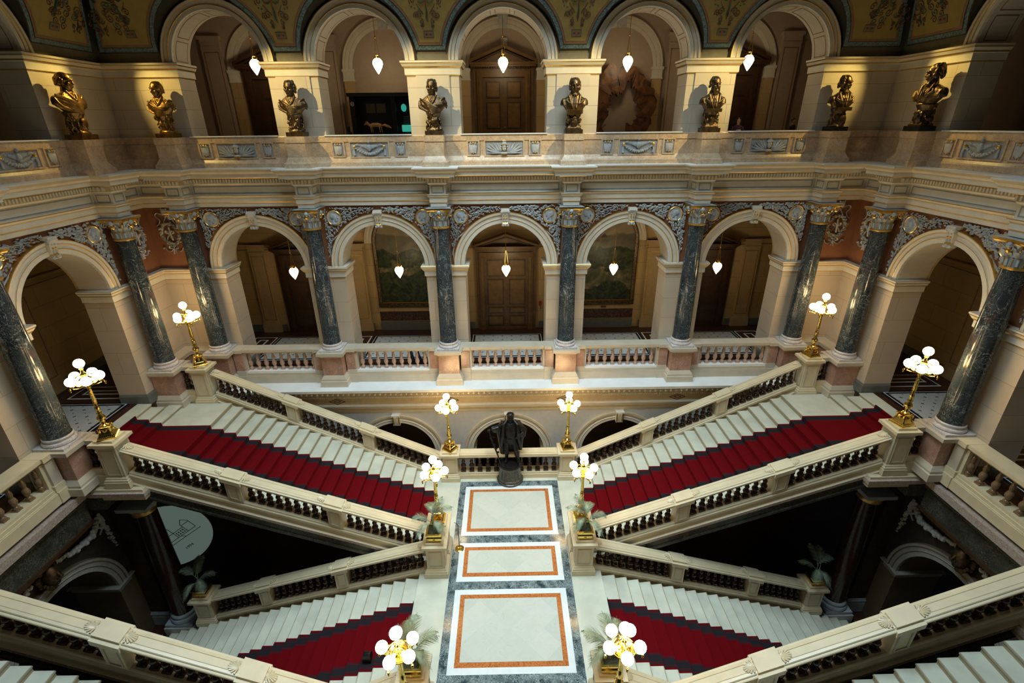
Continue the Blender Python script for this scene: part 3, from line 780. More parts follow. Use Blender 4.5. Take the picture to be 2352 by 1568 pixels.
def baluster(kind, mat, h):
    m = MB(); k = h/.72
    if kind == 'vase':    # level balustrades: round vase baluster
        m.rstack(0, 0, .075, .075, [(0, 0), (0, .05*k)], mat)
        m.lathe(0, 0, [(.07, .05*k), (.078, .07*k), (.07, .10*k), (.042, .125*k), (.05, .15*k), (.082, .22*k), (.088, .27*k), (.072, .34*k), (.044, .385*k), (.052, .40*k), (.05, .42*k), (.064, .46*k), (.058, .53*k), (.036, .62*k), (.05, .65*k), (.04, .67*k), (.06, .69*k), (.06, .72*k)], mat, 14)
    else:                 # flights: double ball baluster on a square block
        m.rstack(0, 0, .09, .09, [(0, 0), (0, .10*k)], mat)
        m.lathe(0, 0, [(.07, .10*k), (.088, .125*k), (.07, .155*k), (.05, .17*k), (.088, .235*k), (.098, .275*k), (.086, .33*k), (.05, .375*k), (.058, .39*k), (.045, .405*k), (.068, .46*k), (.068, .50*k), (.045, .56*k), (.04, .60*k), (.058, .62*k), (.045, .64*k)], mat, 14)
        m.rstack(0, 0, .062, .062, [(0, .64*k), (0, .76*k)], mat)
    return m
def proto(mb, name):
    o = mb.build(name); me = o.data; bpy.data.objects.remove(o); return me
ME_PINK = proto(baluster('vase', 'baluster_pink', .74), 'baluster'); ME_OLIVE = proto(baluster('vase', 'baluster_olive', .74), 'baluster'); ME_BROWN = proto(baluster('ball', 'baluster_brown', .60), 'baluster')
def inst(me, name, parent, loc, rz=0, sc=None):
    o = bpy.data.objects.new(name, me); COL.objects.link(o); o.parent = parent; o.location = loc; o.rotation_euler = (0, 0, rz)
    if sc: o.scale = sc
    return o
BASEP = lambda z0, z1, o, mt: [(0, z0, mt), (o, z0, mt), (o, z0+(z1-z0)*.52, 'ledge' if mt == 'bal_stone2' else mt), (o-.03, z0+(z1-z0)*.56, mt), (o-.03, z0+(z1-z0)*.68, mt), (o-.07, z0+(z1-z0)*.82, mt), (o-.07, z1, 'ledge' if mt == 'bal_stone2' else mt), (0, z1, mt)]
def level_bal(t, T, a, b, z0, zt, me, mt='bal_stone2', depth=.34, pitch=.306, pink=.33, die='pink'):
    """level balustrade between columns a..b in wall coordinates, lying in front of the wall plane"""
    y0 = -.10-depth
    for nm, prof in (('plinth', None), ('rail', None)):
        m = MB(); m.T = T
        if nm == 'plinth':
            m.box(a, b, y0-.09, -.0, z0, z0+.30, mt); m.box(a, b, y0-.07, -.02, z0+.30, z0+.33, mt); m.box(a, b, y0-.04, -.04, z0+.33, z0+.42, mt); m.box(a, b, y0-.01, -.06, z0+.42, z0+.50, 'ledge' if mt == 'bal_stone2' else mt)
        else:
            m.box(a, b, y0+.02, -.08, zt-.17, zt-.13, 'bal_stone'); m.box(a, b, y0-.02, -.04, zt-.13, zt-.10, 'bal_stone'); m.box(a, b, y0-.05, -.0, zt-.10, zt, mt)
        m.build(nm, t)
    yc = y0/2-.05
    for sx, x in ((1, a), (-1, b)):
        if pink:
            m = MB(); m.T = T
            x0, x1 = sorted((x, x+sx*pink)); m.box(x0, x1, y0-.05, -.02, z0+.50, zt-.17, die)
            x0, x1 = sorted((x, x+sx*(pink+.04))); m.box(x0, x1, y0-.12, 0, z0, z0+.34, mt); m.box(x0, x1, y0-.08, 0, z0+.34, z0+.53, mt); m.box(x0, x1, y0-.10, -.002, zt-.13, zt+.006, mt)
            m.build('side_panel', t)
            m = MB(); m.T = T; x0, x1 = sorted((x+sx*pink, x+sx*(pink+.09))); m.box(x0, x1, y0+.02, -.06, z0+.50, zt-.15, mt); m.build('pilaster_strip', t)
    a2, b2 = a+pink+.09, b-pink-.09; n = int((b2-a2)/pitch)
    for k in range(n+1):
        x = (a2+b2)/2+(k-n/2)*pitch
        p = T @ Vector((x, yc, z0+.50)); inst(me, 'baluster', t, p)
BN = ['centre', 'second', 'fourth', 'first', 'fifth']
for i, (c, wd) in enumerate(BAYS_B):
    t = thing('stone_balustrade', 'balustrade with pink balusters in the %s bay of the back wall' % (BN[i] if i else 'middle'), 'balustrade', (0, 0, 0), 0, 'balustrades of the first floor arcade')
    level_bal(t, TB, c-wd/2+.43, c+wd/2-.43, ZP, ZR, ME_PINK)
def col_ped(label, T, c, hx=.43, group='pedestals under the marble columns', die='pink'):
    t = thing('column_pedestal', label, 'pedestal', (0, 0, 0), 0, group)
    for nm in ('base', 'die', 'cap'):
        m = MB(); m.T = T; cy = -.42
        if nm == 'base': m.rstack(c, cy, .39, .40, [(.12, ZP), (.12, ZP+.23), (.09, ZP+.26), (.09, ZP+.32), (.03, ZP+.42), (0, ZP+.46)], 'bal_stone2')
        if nm == 'die': m.rstack(c, cy, .39, .40, [(0, ZP+.46), (0, ZR-.21)], die, bottom=False)
        if nm == 'cap': m.rstack(c, cy, .39, .40, [(0, ZR-.21), (.03, ZR-.18), (.05, ZR-.13), (.12, ZR-.115), (.12, ZR)], 'bal_stone2')
        m.build(nm, t)
    return t
for i, x in enumerate(CX): col_ped('pink marble pedestal under the %s back wall column from the left' % ORD[i], TB, x)
for s, T in ((-1, TL), (1, TR)):
    for i, y in enumerate(CYS[:3]): col_ped('marble pedestal under the %s column of the %s side wall from the back' % (ORD[i], SN[s]), T, y)
# corner balustrade runs (solid panels behind the corner lamps) and side balustrades
for s, T in ((-1, TL), (1, TR)):
    t = thing('stone_balustrade', 'low solid marble parapet in the back %s corner behind the candelabra' % SN[s], 'balustrade')
    m = MB(); m.box(*sorted((s*11.4, s*XS)), YB-.42, YB, ZP, ZR-.14, 'pink'); m.box(*sorted((s*11.4, s*XS)), YB-.47, YB, ZR-.14, ZR, 'bal_stone2')
    m.box(*sorted((s*(XS-.42), s*XS)), 16.1, YB-.41, ZP, ZR-.145, 'pink'); m.box(*sorted((s*(XS-.47), s*XS)), 16.1, YB-.465, ZR-.14, ZR-.002, 'bal_stone2'); m.build('body', t)
    t = thing('stone_balustrade', 'level balustrade with brown vase balusters between the two stairs on the %s side wall' % SN[s], 'balustrade', (0, 0, 0), 0, 'balustrades of the first floor arcade')
    level_bal(t, T, 6.6+.43, 11.15-.43, ZP, ZR, ME_OLIVE, 'bal_stone', .34, .36, .28, 'bal_stone2')
# ---------------------------------------------------------------- marble landing
WL = 2.72
m = MB(); m.box(-WL, WL, 3.0, 15.45, -.45, 0, 'stair_stone'); landing = struct(m.build('floor'))
def inlay(x0, x1, y0, y1, z0, z1, mat, nm='inlay'):
    m = MB(); m.box(x0, x1, y0, y1, z0, z1, mat); m.build(nm, landing)
inlay(-1.82, 1.82, 2.5, 14.68, 0, .004, 'green_marble', 'green_marble_border')
for y0, y1 in ((12.03, 14.40), (10.27, 11.72), (7.60, 10.0), (4.6, 7.26)):
    inlay(-1.6, 1.6, y0, y1, .004, .008, 'white_marble', 'white_marble_frame')
    g = .17; inlay(-1.6+g, 1.6-g, y0+g, y1-g, .008, .012, 'orange_marble', 'red_marble_band')
    g = .30; inlay(-1.6+g, 1.6-g, y0+g, y1-g, .012, .016, 'landing_tile', 'tile_field')
# supporting mass and soffit under the landing
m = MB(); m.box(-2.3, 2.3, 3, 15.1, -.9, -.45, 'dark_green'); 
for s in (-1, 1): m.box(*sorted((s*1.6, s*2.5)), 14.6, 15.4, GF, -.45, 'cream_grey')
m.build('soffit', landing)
# ---------------------------------------------------------------- flights
RH, TDP, X0 = .155, .3885, 2.72
NUP = 20
def fy(x, a, b): return a+(b-a)*(x-X0)/(10.1-X0)
def up_flight(s, my):
    # my: mirror in Y about MID (True for the flight nearer the camera)
    def Y(y): return 2*MID-y if my else y
    far = lambda x: fy(x, 14.95, 15.35); near = lambda x: fy(x, 11.72, 11.66)
    m = MB()
    def bx(xa, xb, ya0, yb0, ya1, yb1, z0, z1, mat):
        b = [(s*xa, Y(ya0), z0), (s*xb, Y(ya1), z0), (s*xb, Y(yb1), z0), (s*xa, Y(yb0), z0)]
        m.hexa(b, [(p[0], p[1], z1) for p in b], mat)
    for k in range(NUP):
        xa = X0+k*TDP; xb = xa+TDP; z = RH*(k+1)
        if k == NUP-1: xb = 11.7
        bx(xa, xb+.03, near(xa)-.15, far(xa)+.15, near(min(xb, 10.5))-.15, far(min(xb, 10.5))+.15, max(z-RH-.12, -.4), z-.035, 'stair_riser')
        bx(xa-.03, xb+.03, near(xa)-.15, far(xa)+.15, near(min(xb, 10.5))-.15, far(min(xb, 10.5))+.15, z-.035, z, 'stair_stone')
        bx(xa-.033, xa-.012, near(xa)-.15, far(xa)+.15, near(xa)-.15, far(xa)+.15, z-.036, z+.0015, 'nosing_shade')  # thin dark strip along the tread edge, nosing shadow put into colour
    for k, xa in enumerate((11.72, 12.10, 12.48)):      # three more risers through the arch
        z = ZP+.134*(k+1); bx(xa-.03, (xa+.38 if k < 2 else 12.9)+.03, 12.1-.1 if k else 11.5, 14.86 if k else 15.3, 12.0 if k else 11.5, 14.86 if k else 15.3, z-.04, z, 'stair_stone'); bx(xa, 12.9, 12.0 if k else 11.5, 14.86 if k else 15.3, 12.0 if k else 11.5, 14.86 if k else 15.3, z-.13, z-.04, 'stair_riser')
    # underside of the flight
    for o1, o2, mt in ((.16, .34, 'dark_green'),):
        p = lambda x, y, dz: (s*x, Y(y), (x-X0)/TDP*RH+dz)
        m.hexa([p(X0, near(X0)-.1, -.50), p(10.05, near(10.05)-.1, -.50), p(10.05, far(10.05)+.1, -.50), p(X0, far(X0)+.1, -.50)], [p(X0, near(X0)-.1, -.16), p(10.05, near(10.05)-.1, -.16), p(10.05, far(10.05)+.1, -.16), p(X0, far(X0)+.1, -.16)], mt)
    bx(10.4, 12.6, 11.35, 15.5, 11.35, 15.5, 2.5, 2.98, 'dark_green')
    return m, Y
def slab_block(m, s, Y, x0, x1, y0, y1, z0, z1, mat):
    m.box(*sorted((s*x0, s*x1)), *sorted((Y(y0), Y(y1))), z0, z1, mat)
def carpet_up(s, Y):
    m = MB(); y0, y1 = 12.36, 14.05; W_ = y1-y0
    bands = [(0, .07, 'red_carpet'), (.07, .26, 'carpet_black'), (.26, .28, 'red_carpet'), (.28, .295, 'carpet_black'), (.295, W_-.295, 'red_carpet'), (W_-.295, W_-.28, 'carpet_black'), (W_-.28, W_-.26, 'red_carpet'), (W_-.26, W_-.07, 'carpet_black'), (W_-.07, W_, 'red_carpet')]
    prof = [(X0-.045, 0.004)]
    for k in range(NUP):
        x = X0+k*TDP; z = RH*(k+1); prof += [(x-.045, z+.008), (min(x+TDP, 99) -.045 if k < NUP-1 else 11.66, z+.008)]
    for k, x in enumerate((11.72, 12.10, 12.48)): z = ZP+.134*(k+1); prof += [(x-.045, z+.008), (x+.335 if k < 2 else x+.0, z+.008)]
    for i in range(len(prof)-1):
        (xa, za), (xb, zb) = prof[i], prof[i+1]
        for a, b, mt in bands: m.poly([(s*xa, Y(y0+a), za), (s*xb, Y(y0+a), zb), (s*xb, Y(y0+b), zb), (s*xa, Y(y0+b), za)], mt)
    return m
def rods(parent, s, Y, y0, y1, xs):
    m = MB()
    for x, z in xs: m.tube([(s*x, Y(y0-.03), z), (s*x, Y(y1+.03), z)], .017, 'rod', 6)
    m.build('stair_rod', parent)
def slope_bal(label, s, Y, pA, pB, mids, zoff, nb, group, outer=-1, mat='bal_stone', start_gap=.33, end_gap=.33, double=True):
    """sloping balustrade from pedestal centre pA=(x,y,zrail) to pB"""
    t = thing('stone_balustrade', label, 'balustrade', (0, 0, 0), 0, group)
    dx = pB[0]-pA[0]
    def P(x): u = (x-pA[0])/dx; return pA[1]+(pB[1]-pA[1])*u, pA[2]+(pB[2]-pA[2])*u
    sg = 1 if dx > 0 else -1
    xa, xb = pA[0]+sg*start_gap, pB[0]-sg*end_gap
    def run(m, x0, x1, prof, mt=None):
        R = []
        for x in (x0, x1):
            y, z = P(x); R.append([m.V((s*x, Y(y+o), z+h)) for o, h, _ in prof])
        n = len(prof)
        for k in range(n-1): m.F((R[0][k], R[1][k], R[1][k+1], R[0][k+1]), prof[k][2])
        m.F(R[0][::-1], prof[0][2]); m.F(R[1], prof[0][2])
    railp = [(-.13, -.15, mat), (-.14, -.12, mat), (-.20, -.10, mat), (-.215, -.03, mat), (-.20, -.02, mat), (-.165, -.02, 'rod'), (-.16, -.015, mat), (-.145, .005, mat), (-.09, .012, mat), (-.085, -.004, mat), (-.075, .012, mat), (.075, .012, mat), (.085, -.004, mat), (.09, .012, mat), (.145, .005, mat), (.16, -.015, mat), (.165, -.02, mat), (.20, -.02, mat), (.215, -.03, mat), (.20, -.10, mat), (.14, -.12, mat), (.13, -.15, mat), (-.13, -.15, mat)]
    m = MB(); run(m, xa, xb, railp); m.build('rail', t)
    HB = -.15-.625+zoff
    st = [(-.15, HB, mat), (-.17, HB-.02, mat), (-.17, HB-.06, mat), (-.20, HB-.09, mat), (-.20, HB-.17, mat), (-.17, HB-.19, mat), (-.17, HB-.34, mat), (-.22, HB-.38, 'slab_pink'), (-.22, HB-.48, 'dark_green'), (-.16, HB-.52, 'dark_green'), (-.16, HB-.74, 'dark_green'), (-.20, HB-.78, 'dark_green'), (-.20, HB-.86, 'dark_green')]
    st = st+[(-o, h, k) for o, h, k in st[::-1]]
    m = MB(); run(m, xa, xb, [(o, h, k) for o, h, k in st]+[st[0]]); m.build('string', t)
    for x in mids:      # intermediate pedestals
        m = MB(); h = .25
        b, tp = [], []
        for (xx, oo) in ((x-h*.8, -.19), (x+h*.8, -.19), (x+h*.8, .19), (x-h*.8, .19)):
            y, z = P(xx); b.append((s*xx, Y(y+oo), z+HB-.0)); tp.append((s*xx, Y(y+oo), z-.14))
        m.hexa(b, tp, mat)
        for hw, ow, h0, h1 in ((.27, .25, -.14, -.01), (.25, .17, -.02, .05)):
            b, tp = [], []
            for xx, oo in ((x-hw, -ow), (x+hw, -ow), (x+hw, ow), (x-hw, ow)):
                y, z = P(xx); b.append((s*xx, Y(y+oo), z+h0)); tp.append((s*xx, Y(y+oo), z+h1))
            m.hexa(b, tp, mat)
        for o in (-.2, .2):     # raised rim of the die panel
            for (u0, u1, v0, v1) in ((-.14, .14, HB+.06, HB+.09), (-.14, .14, -.24, -.21), (-.14, -.115, HB+.091, -.241), (.115, .14, HB+.091, -.241)):
                b, tp = [], []
                for xx, oo in ((x+u0, o-.008), (x+u1, o-.008), (x+u1, o+.008), (x+u0, o+.008)):
                    y, z = P(xx); b.append((s*xx, Y(y+oo), z+v0)); tp.append((s*xx, Y(y+oo), z+v1))
                m.hexa(b, tp, 'bal_stone2')
        m.build('pedestal', t)
    stops = [xa]+list(mids)+[xb]
    for x in stops:       # carved shells lying on the rail beside each pedestal
        for e in (-1, 1):
            if (x == xa and e*sg < 0) or (x == xb and e*sg > 0): continue
            m = MB(); x0 = x+e*(.27 if x in mids else .02)
            y, z = P(x0); m.ball((s*x0, Y(y), z+.02), .045, mat, 8, 5, (1, 1, .6))
            for k in range(9):
                a = radians(-80+20*k); xx = x0+e*.20*cos(a); oo = .13*sin(a)
                y2, z2 = P(xx); m.tube([(s*x0, Y(y), z+.02), (s*(x0+xx)/2, Y(y+oo*.55), (z+z2)/2+.035), (s*xx, Y(y2+oo), z2+.022)], [.008, .018, .022], mat, 5)
            m.build('carved_shell', t)
    for i in range(len(stops)-1):
        x0, x1 = stops[i], stops[i+1]
        g0 = .25 if stops[i] in mids else .06; g1 = .25 if stops[i+1] in mids else .06
        x0 += sg*g0; x1 -= sg*g1; n = max(1, round(abs(x1-x0)/nb))
        for k in range(n):
            x = x0+(x1-x0)*(k+.5)/n; y, z = P(x); inst(ME_BROWN, 'baluster', t, (s*x, Y(y), z+HB-.01))
    return t
def top_of(x, k=0): return 1.12+(x-2.5)*.4
WH = {(False,): 'far', (True,): 'near'}
for s in (-1, 1):
    for my in (False, True):
        wh = 'near' if my else 'far'
        m, Y = up_flight(s, my)
        st = tag(m.build('staircase'), ('pale stone stairs with carpet climbing to the %s beside the statue' if not my else 'bare stone stairs climbing to the %s at the bottom corner of the picture') % SN[s], 'staircase', None)
        if not my:
            m = carpet_up(s, Y); cp = tag(m.build('stair_carpet'), 'striped red carpet on the %s stairs going up beside the statue' % SN[s], 'carpet')
            rods(cp, s, Y, 12.36, 14.05, [(X0+k*TDP-.005, RH*k+.02) for k in range(1, NUP)]+[(11.71, ZP+.02), (12.09, ZP+.154)])
        # slab cornice under the stair head and along the side gallery
        m = MB()
        slab_block(m, s, Y, 10.35, 11.95, 11.02, 11.5, 2.62, 2.98, 'bal_stone'); slab_block(m, s, Y, 10.28, 12.0, 10.94, 11.55, 2.78, 2.90, 'slab_pink')
        struct(m.build('trim_3'))
    m = MB(); x0 = 11.62
    m.box(*sorted((s*11.92, s*12.7)), 6.7, 11.0, 2.78, 3.0, 'slab_pink'); m.box(*sorted((s*11.98, s*12.7)), 6.7, 11.0, 2.66, 2.78, 'dark_green'); m.box(*sorted((s*12.1, s*12.7)), 6.7, 11.0, 1.95, 2.66, 'dark_green'); m.box(*sorted((s*12.04, s*12.7)), 6.7, 11.0, 1.85, 1.95, 'wood_dark')
    m.box(*sorted((s*11.55, s*12.7)), 11.0, 15.6, 2.3, 2.7, 'dark_green')
    struct(m.build('trim_4'))
# ----- newel pedestals
def newel(label, x, y, z0, z1, hx=.27, hy=.27, grp='newel pedestals of the staircase', mat='bal_stone', extra=True):
    t = thing('newel_pedestal', label, 'pedestal', (0, 0, 0), 0, grp)
    m = MB(); ped(m, x, y, hx, hy, z0, z1, mat, mat, mat, panel='bal_stone2'); m.build('body', t)
    if extra: m = MB(); m.rstack(x, y, hx-.01, hy-.01, [(0, z1), (0, z1+.07)], mat, bottom=False); m.build('top_block', t)
    return t
PX = 2.18
for s in (-1, 1):
    newel('stone newel pedestal at the %s end of the balustrade behind the statue' % SN[s], s*PX, 15.0, 0, 1.22)
    newel('stone newel pedestal under the candelabrum behind the palm on the landing\'s %s edge' % SN[s], s*PX, 11.45, 0, 1.22)
    newel('stone newel pedestal under the palm nearer the statue on the landing\'s %s edge' % SN[s], s*PX, 10.74, 0, 1.22, extra=True)
    newel('stone newel pedestal under the palm at the bottom %s of the picture' % SN[s], s*PX, 7.0, 0, 1.22)
    newel('stone newel pedestal under the candelabrum at the bottom %s of the picture' % SN[s], s*PX, 6.22, 0, 1.22)
    for y, w in ((15.83, 'back'), (11.4, 'front')):
        newel('stone newel pedestal under the candelabrum at the head of the %s stairs, %s side' % (SN[s], w), s*11.03, y, ZP-.1, ZR-.05)
        t = thing('stone_balustrade', 'short balustrade with two dark balusters beside the %s newel on the %s' % (w, SN[s]), 'balustrade')
        m = MB(); yy = y; m.box(*sorted((s*11.3, s*11.8)), yy-.16, yy+.16, ZR-.16, ZR-.02, 'bal_stone2'); m.build('rail', t); m = MB(); m.box(*sorted((s*11.3, s*11.8)), yy-.2, yy+.2, ZP-.1, ZP+.25, 'bal_stone'); m.box(*sorted((s*11.3, s*11.8)), yy-.16, yy+.16, ZP+.25, ZP+.46, 'bal_stone'); m.build('plinth', t)
        for x in (11.42, 11.66): inst(ME_BROWN, 'baluster', t, (s*x, yy, ZP+.45), 0, (1, 1, 1.3))
    newel('dim stone newel pedestal at the foot of the %s descending stairs' % SN[s], s*10.25, 11.62, -3.1, -1.95)
GB = 'sloping balustrades of the staircase'
I = lambda y: y
J = lambda y: 2*MID-y
for s in (-1, 1):
    slope_bal('far sloping balustrade of the %s carpeted flight going up from beside the statue' % SN[s], s, I, (PX, 15.05, .82), (11.03, 15.93, 4.35), (5.22, 7.95), 0, .25, GB)
    slope_bal('near sloping balustrade of the %s carpeted up flight, above the dark opening' % SN[s], s, I, (PX, 11.45, .82), (11.03, 11.38, 4.35), (5.22, 7.96), 0, .25, GB)
    slope_bal('big sloping stone balustrade crossing the bottom %s corner of the picture' % SN[s], s, I, (PX, 6.26, .82), (11.03, 6.84, 4.35), (5.30, 7.95), 0, .25, GB)
    slope_bal('far sloping balustrade of the %s lower carpeted stairs going down' % SN[s], s, I, (PX, 10.74, 1.10), (10.25, 11.62, -2.08), (5.24, 7.95), 0, .25, GB)
    slope_bal('near sloping balustrade of the %s lower carpeted stairs, mostly below the picture' % SN[s], s, J, (PX, 10.74, 1.10), (10.25, 11.62, -2.08), (5.24, 7.95), 0, .25, GB)
# balustrade behind the statue
t = thing('stone_balustrade', 'level stone balustrade closing the landing behind the bronze statue', 'balustrade')
m = MB(); m.box(-1.95, 1.95, 14.82, 15.22, 1.0, 1.12, 'bal_stone'); m.box(-1.95, 1.95, 14.9, 15.14, 1.12, 1.14, 'bal_stone'); m.box(-1.95, 1.95, 14.88, 15.16, .95, 1.0, 'bal_stone'); m.build('rail', t)
m = MB(); m.box(-1.95, 1.95, 14.84, 15.3, 0, .18, 'bal_stone'); m.box(-1.95, 1.95, 14.87, 15.27, .18, .25, 'bal_stone'); m.build('plinth', t)
for k in range(12): inst(ME_BROWN, 'baluster', t, (-1.72+k*3.44/11, 15.03, .25), 0, (1, 1, 1.1))
# ----- downward flights
def dn_flight(s):
    m = MB(); N_ = 24
    f = lambda x: 10.40+(x-X0)*.1045; n = lambda x: 2*MID-10.40-(x-X0)*.1045
    for k in range(1, N_+1):
        xa = X0+(k-1)*TDP-.03; xb = X0+k*TDP; z = -RH*k; e = .12
        b = [(s*xa, n(xa)-e), (s*xb, n(xb)-e), (s*xb, f(xb)+e), (s*xa, f(xa)+e)]
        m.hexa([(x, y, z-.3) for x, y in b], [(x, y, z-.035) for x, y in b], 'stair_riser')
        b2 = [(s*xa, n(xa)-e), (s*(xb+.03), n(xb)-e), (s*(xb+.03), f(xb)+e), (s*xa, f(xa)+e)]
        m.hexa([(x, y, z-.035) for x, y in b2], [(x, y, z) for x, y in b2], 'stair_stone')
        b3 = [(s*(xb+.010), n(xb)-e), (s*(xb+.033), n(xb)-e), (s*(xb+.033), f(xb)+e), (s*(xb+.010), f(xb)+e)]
        m.hexa([(x, y, z-.036) for x, y in b3], [(x, y, z+.0015) for x, y in b3], 'nosing_shade')  # painted shade line at the outer edge of each descending tread
    return m
for s in (-1, 1):
    tag(dn_flight(s).build('staircase'), 'pale stone stairs with carpet going down to the dark ground floor on the %s' % SN[s], 'staircase')
    m = MB(); y0, y1 = 8.02, 9.72; W_ = y1-y0
    bands = [(0, .05, 'red_carpet'), (.05, .09, 'carpet_black'), (.09, .105, 'red_carpet'), (.105, .29, 'carpet_black'), (.29, .305, 'red_carpet'), (.305, .33, 'carpet_black'), (.33, W_-.33, 'red_carpet'), (W_-.33, W_-.305, 'carpet_black'), (W_-.305, W_-.29, 'red_carpet'), (W_-.29, W_-.105, 'carpet_black'), (W_-.105, W_-.09, 'red_carpet'), (W_-.09, W_-.05, 'carpet_black'), (W_-.05, W_, 'red_carpet')]
    prof = [(X0+.02, -.0+.0)]
    prof = []
    for k in range(1, 25):
        xa = X0+(k-1)*TDP+.045; prof += [(xa-.0, -RH*(k-1)-.03 if k == 1 else -RH*(k-1)+.008), (xa, -RH*k+.008), (xa+TDP, -RH*k+.008)]
    for i in range(len(prof)-1):
        (xa, za), (xb, zb) = prof[i], prof[i+1]
        wa, wb = (xa-X0)*.035, (xb-X0)*.035
        for a, b, mt in bands: m.poly([(s*xa, y0+a, za), (s*xb, y0+a, zb), (s*xb, y0+b, zb), (s*xa, y0+b, za)], mt)
    tag(m.build('stair_carpet'), 'striped red carpet on the %s stairs going down to the ground floor' % SN[s], 'carpet')
# ---------------------------------------------------------------- gallery parapet
m = MB()
PO = .13
path = [(-XS, .4), (-XS, YB), (XS, YB), (XS, .4)]
par = [(-.05, ZG, 'parapet'), (PO+.13, ZG, 'parapet'), (PO+.13, ZG+.13, 'parapet'), (PO+.08, ZG+.17, 'parapet'), (PO+.03, ZG+.24, 'parapet'), (PO, ZG+.30, 'parapet'), (PO, ZT-.19, 'panel_brown'), (PO+.02, ZT-.185, 'parapet'), (PO+.02, ZT-.02, 'parapet'), (PO+.01, ZT, 'parapet'), (-.35, ZT, 'parapet')]
m.sweep(path, par); para = struct(m.build('trim_5'))
def relief_panel(m, c, kind):
    y = -PO
    def fr(a, b, z0, z1, mt='parapet', d=.035, w=.045):
        for u0, u1, v0, v1 in ((a, b, z0-w, z0), (a, b, z1, z1+w), (a-w, a, z0-w, z1+w), (b, b+w, z0-w, z1+w)): m.box(u0, u1, y-d, y, v0, v1, mt)
        m.box(a, b, y-.012, y, z0, z1, 'frieze_blue'); m.box(a, b, y-d-.004, y-d+.02, z1-.004, z1+.014, 'goldline')
    fr(c-.62, c+.62, 11.37, 11.80); fr(c-1.19, c-.86, 11.39, 11.79); fr(c+.86, c+1.19, 11.39, 11.79)
    for sx in (-1, 1):
        q = c+sx*1.025; yy = y-.03
        P = [(-.10, .16), (-.13, .10), (-.115, -.02), (-.09, -.12), (-.03, -.13), (0, -.17), (.03, -.13), (.09, -.12), (.115, -.02), (.13, .10), (.10, .16), (0, .13)]
        ctr = m.V((q, yy-.07, 11.58)); ids = [m.V((q+a, yy-.015, 11.58+b)) for a, b in P]; ids2 = [m.V((q+a*1.06, y, 11.58+b*1.04)) for a, b in P]
        for i in range(len(P)): j = (i+1) % len(P); m.F((ctr, ids[i], ids[j]), 'relief', True); m.F((ids[i], ids2[i], ids2[j], ids[j]), 'goldline')
        for a in (-.08, 0, .08): m.ball((q+a, yy-.03, 11.745), .035, 'relief' if a else 'goldline', 6, 5)
        for a in (-.07, .07): m.ball((q+a, yy-.025, 11.45), .022, 'goldline', 6, 5)
    if kind == 0:     # helmeted mask between palm branches
        for sx in (-1, 1):
            for k in range(12):
                a = radians(2+8*k); L_ = .56-.02*k; ex = min(L_*cos(a)+.05, .50); ez = min(.34, L_*.85*sin(a)+.03*(k % 2))
                m.tube(cr([(c+sx*.08, y-.03, 11.43+.008*k), (c+sx*(.08+ex*.5), y-.06, 11.43+ez*.35), (c+sx*(.08+ex), y-.035, 11.43+ez)], 3), [.010, .013, .017, .02, .019, .014, .005], 'relief' if k % 3 else 'relief_blue', 5)
            m.ball((c+sx*.105, y-.05, 11.62), .03, 'goldline', 6, 5)
        m.ball((c, y-.05, 11.61), .09, 'relief', 12, 9, (.82, .7, 1.3)); m.ball((c, y-.05, 11.715), .105, 'relief_blue', 12, 8, (1, .7, .62)); m.ball((c, y-.06, 11.80), .035, 'relief_blue', 8, 5, (1.3, 1, 1)); m.tube([(c-.09, y-.08, 11.70), (c, y-.13, 11.71), (c+.09, y-.08, 11.70)], .012, 'goldline', 5)
        for q in range(7): m.ball((c-.06+.02*q, y-.05, 11.83-.004*(q-3)**2), .014, 'goldline', 5, 4)
        m.tube([(c, y-.12, 11.68), (c, y-.15, 11.61)], .016, 'relief', 5); m.tube([(c-.05, y-.11, 11.56), (c+.05, y-.11, 11.56)], .009, 'goldline', 5)
        m.ball((c, y-.04, 11.43), .10, 'relief', 8, 5, (1.2, .5, .45)); m.box(c-.1, c+.1, y-.09, y, 11.385, 11.415, 'goldline')
    else:             # garland hung between rosettes with an eagle crest
        for k in range(41):
            u = -1+k/20; m.ball((c+.47*u, y-.045-.012*(k % 2), 11.45+.19*u*u+.018*((k % 3)-1)), .024+.012*(1-abs(u)), 'relief' if k % 4 else 'relief_blue', 6, 5)
        for sx in (-1, 1):
            m.ball((c+sx*.49, y-.05, 11.67), .05, 'goldline', 8, 5); m.tube([(c+sx*.5, y-.03, 11.62), (c+sx*.51, y-.05, 11.5), (c+sx*.5, y-.04, 11.41)], [.02, .03, .035], 'relief', 6)
            for k in range(6): m.ball((c+sx*(.07+.035*k), y-.04, 11.655+.008*k), .03, 'relief_blue', 7, 5, (.8, .5, 2.6-.3*k))
            m.tube([(c+sx*.44, y-.04, 11.72), (c+sx*.36, y-.06, 11.76), (c+sx*.3, y-.04, 11.70)], .014, 'relief', 5)
        m.ball((c, y-.06, 11.64), .08, 'relief_blue', 8, 6, (1, .7, 1.3)); m.ball((c, y-.07, 11.82), .045, 'relief_blue', 8, 5)
ki = {0: 0, -4.445: 1, 4.445: 1, -8.805: 0, 8.805: 0}
for side, T, bays in WALLS:
    for c, wd in bays:
        m = MB(); m.T = T
        m.box(c-1.42, c+1.42, -PO-.05, .36, ZT-.005, ZT+.025, 'ledge'); m.build('capping', para)
        m = MB(); m.T = T; relief_panel(m, c, ki.get(c, 1 if abs(c-13.425) < .1 else 0)); m.build('relief_panel', para)
BUST = [(s*x, y, a) for s in (-1, 1) for x, y, a in ((2.23, 17.1, 0), (6.62, 17.1, 0), (10.72, 17.1, 0), (12.15, 15.36, s*pi/2))]
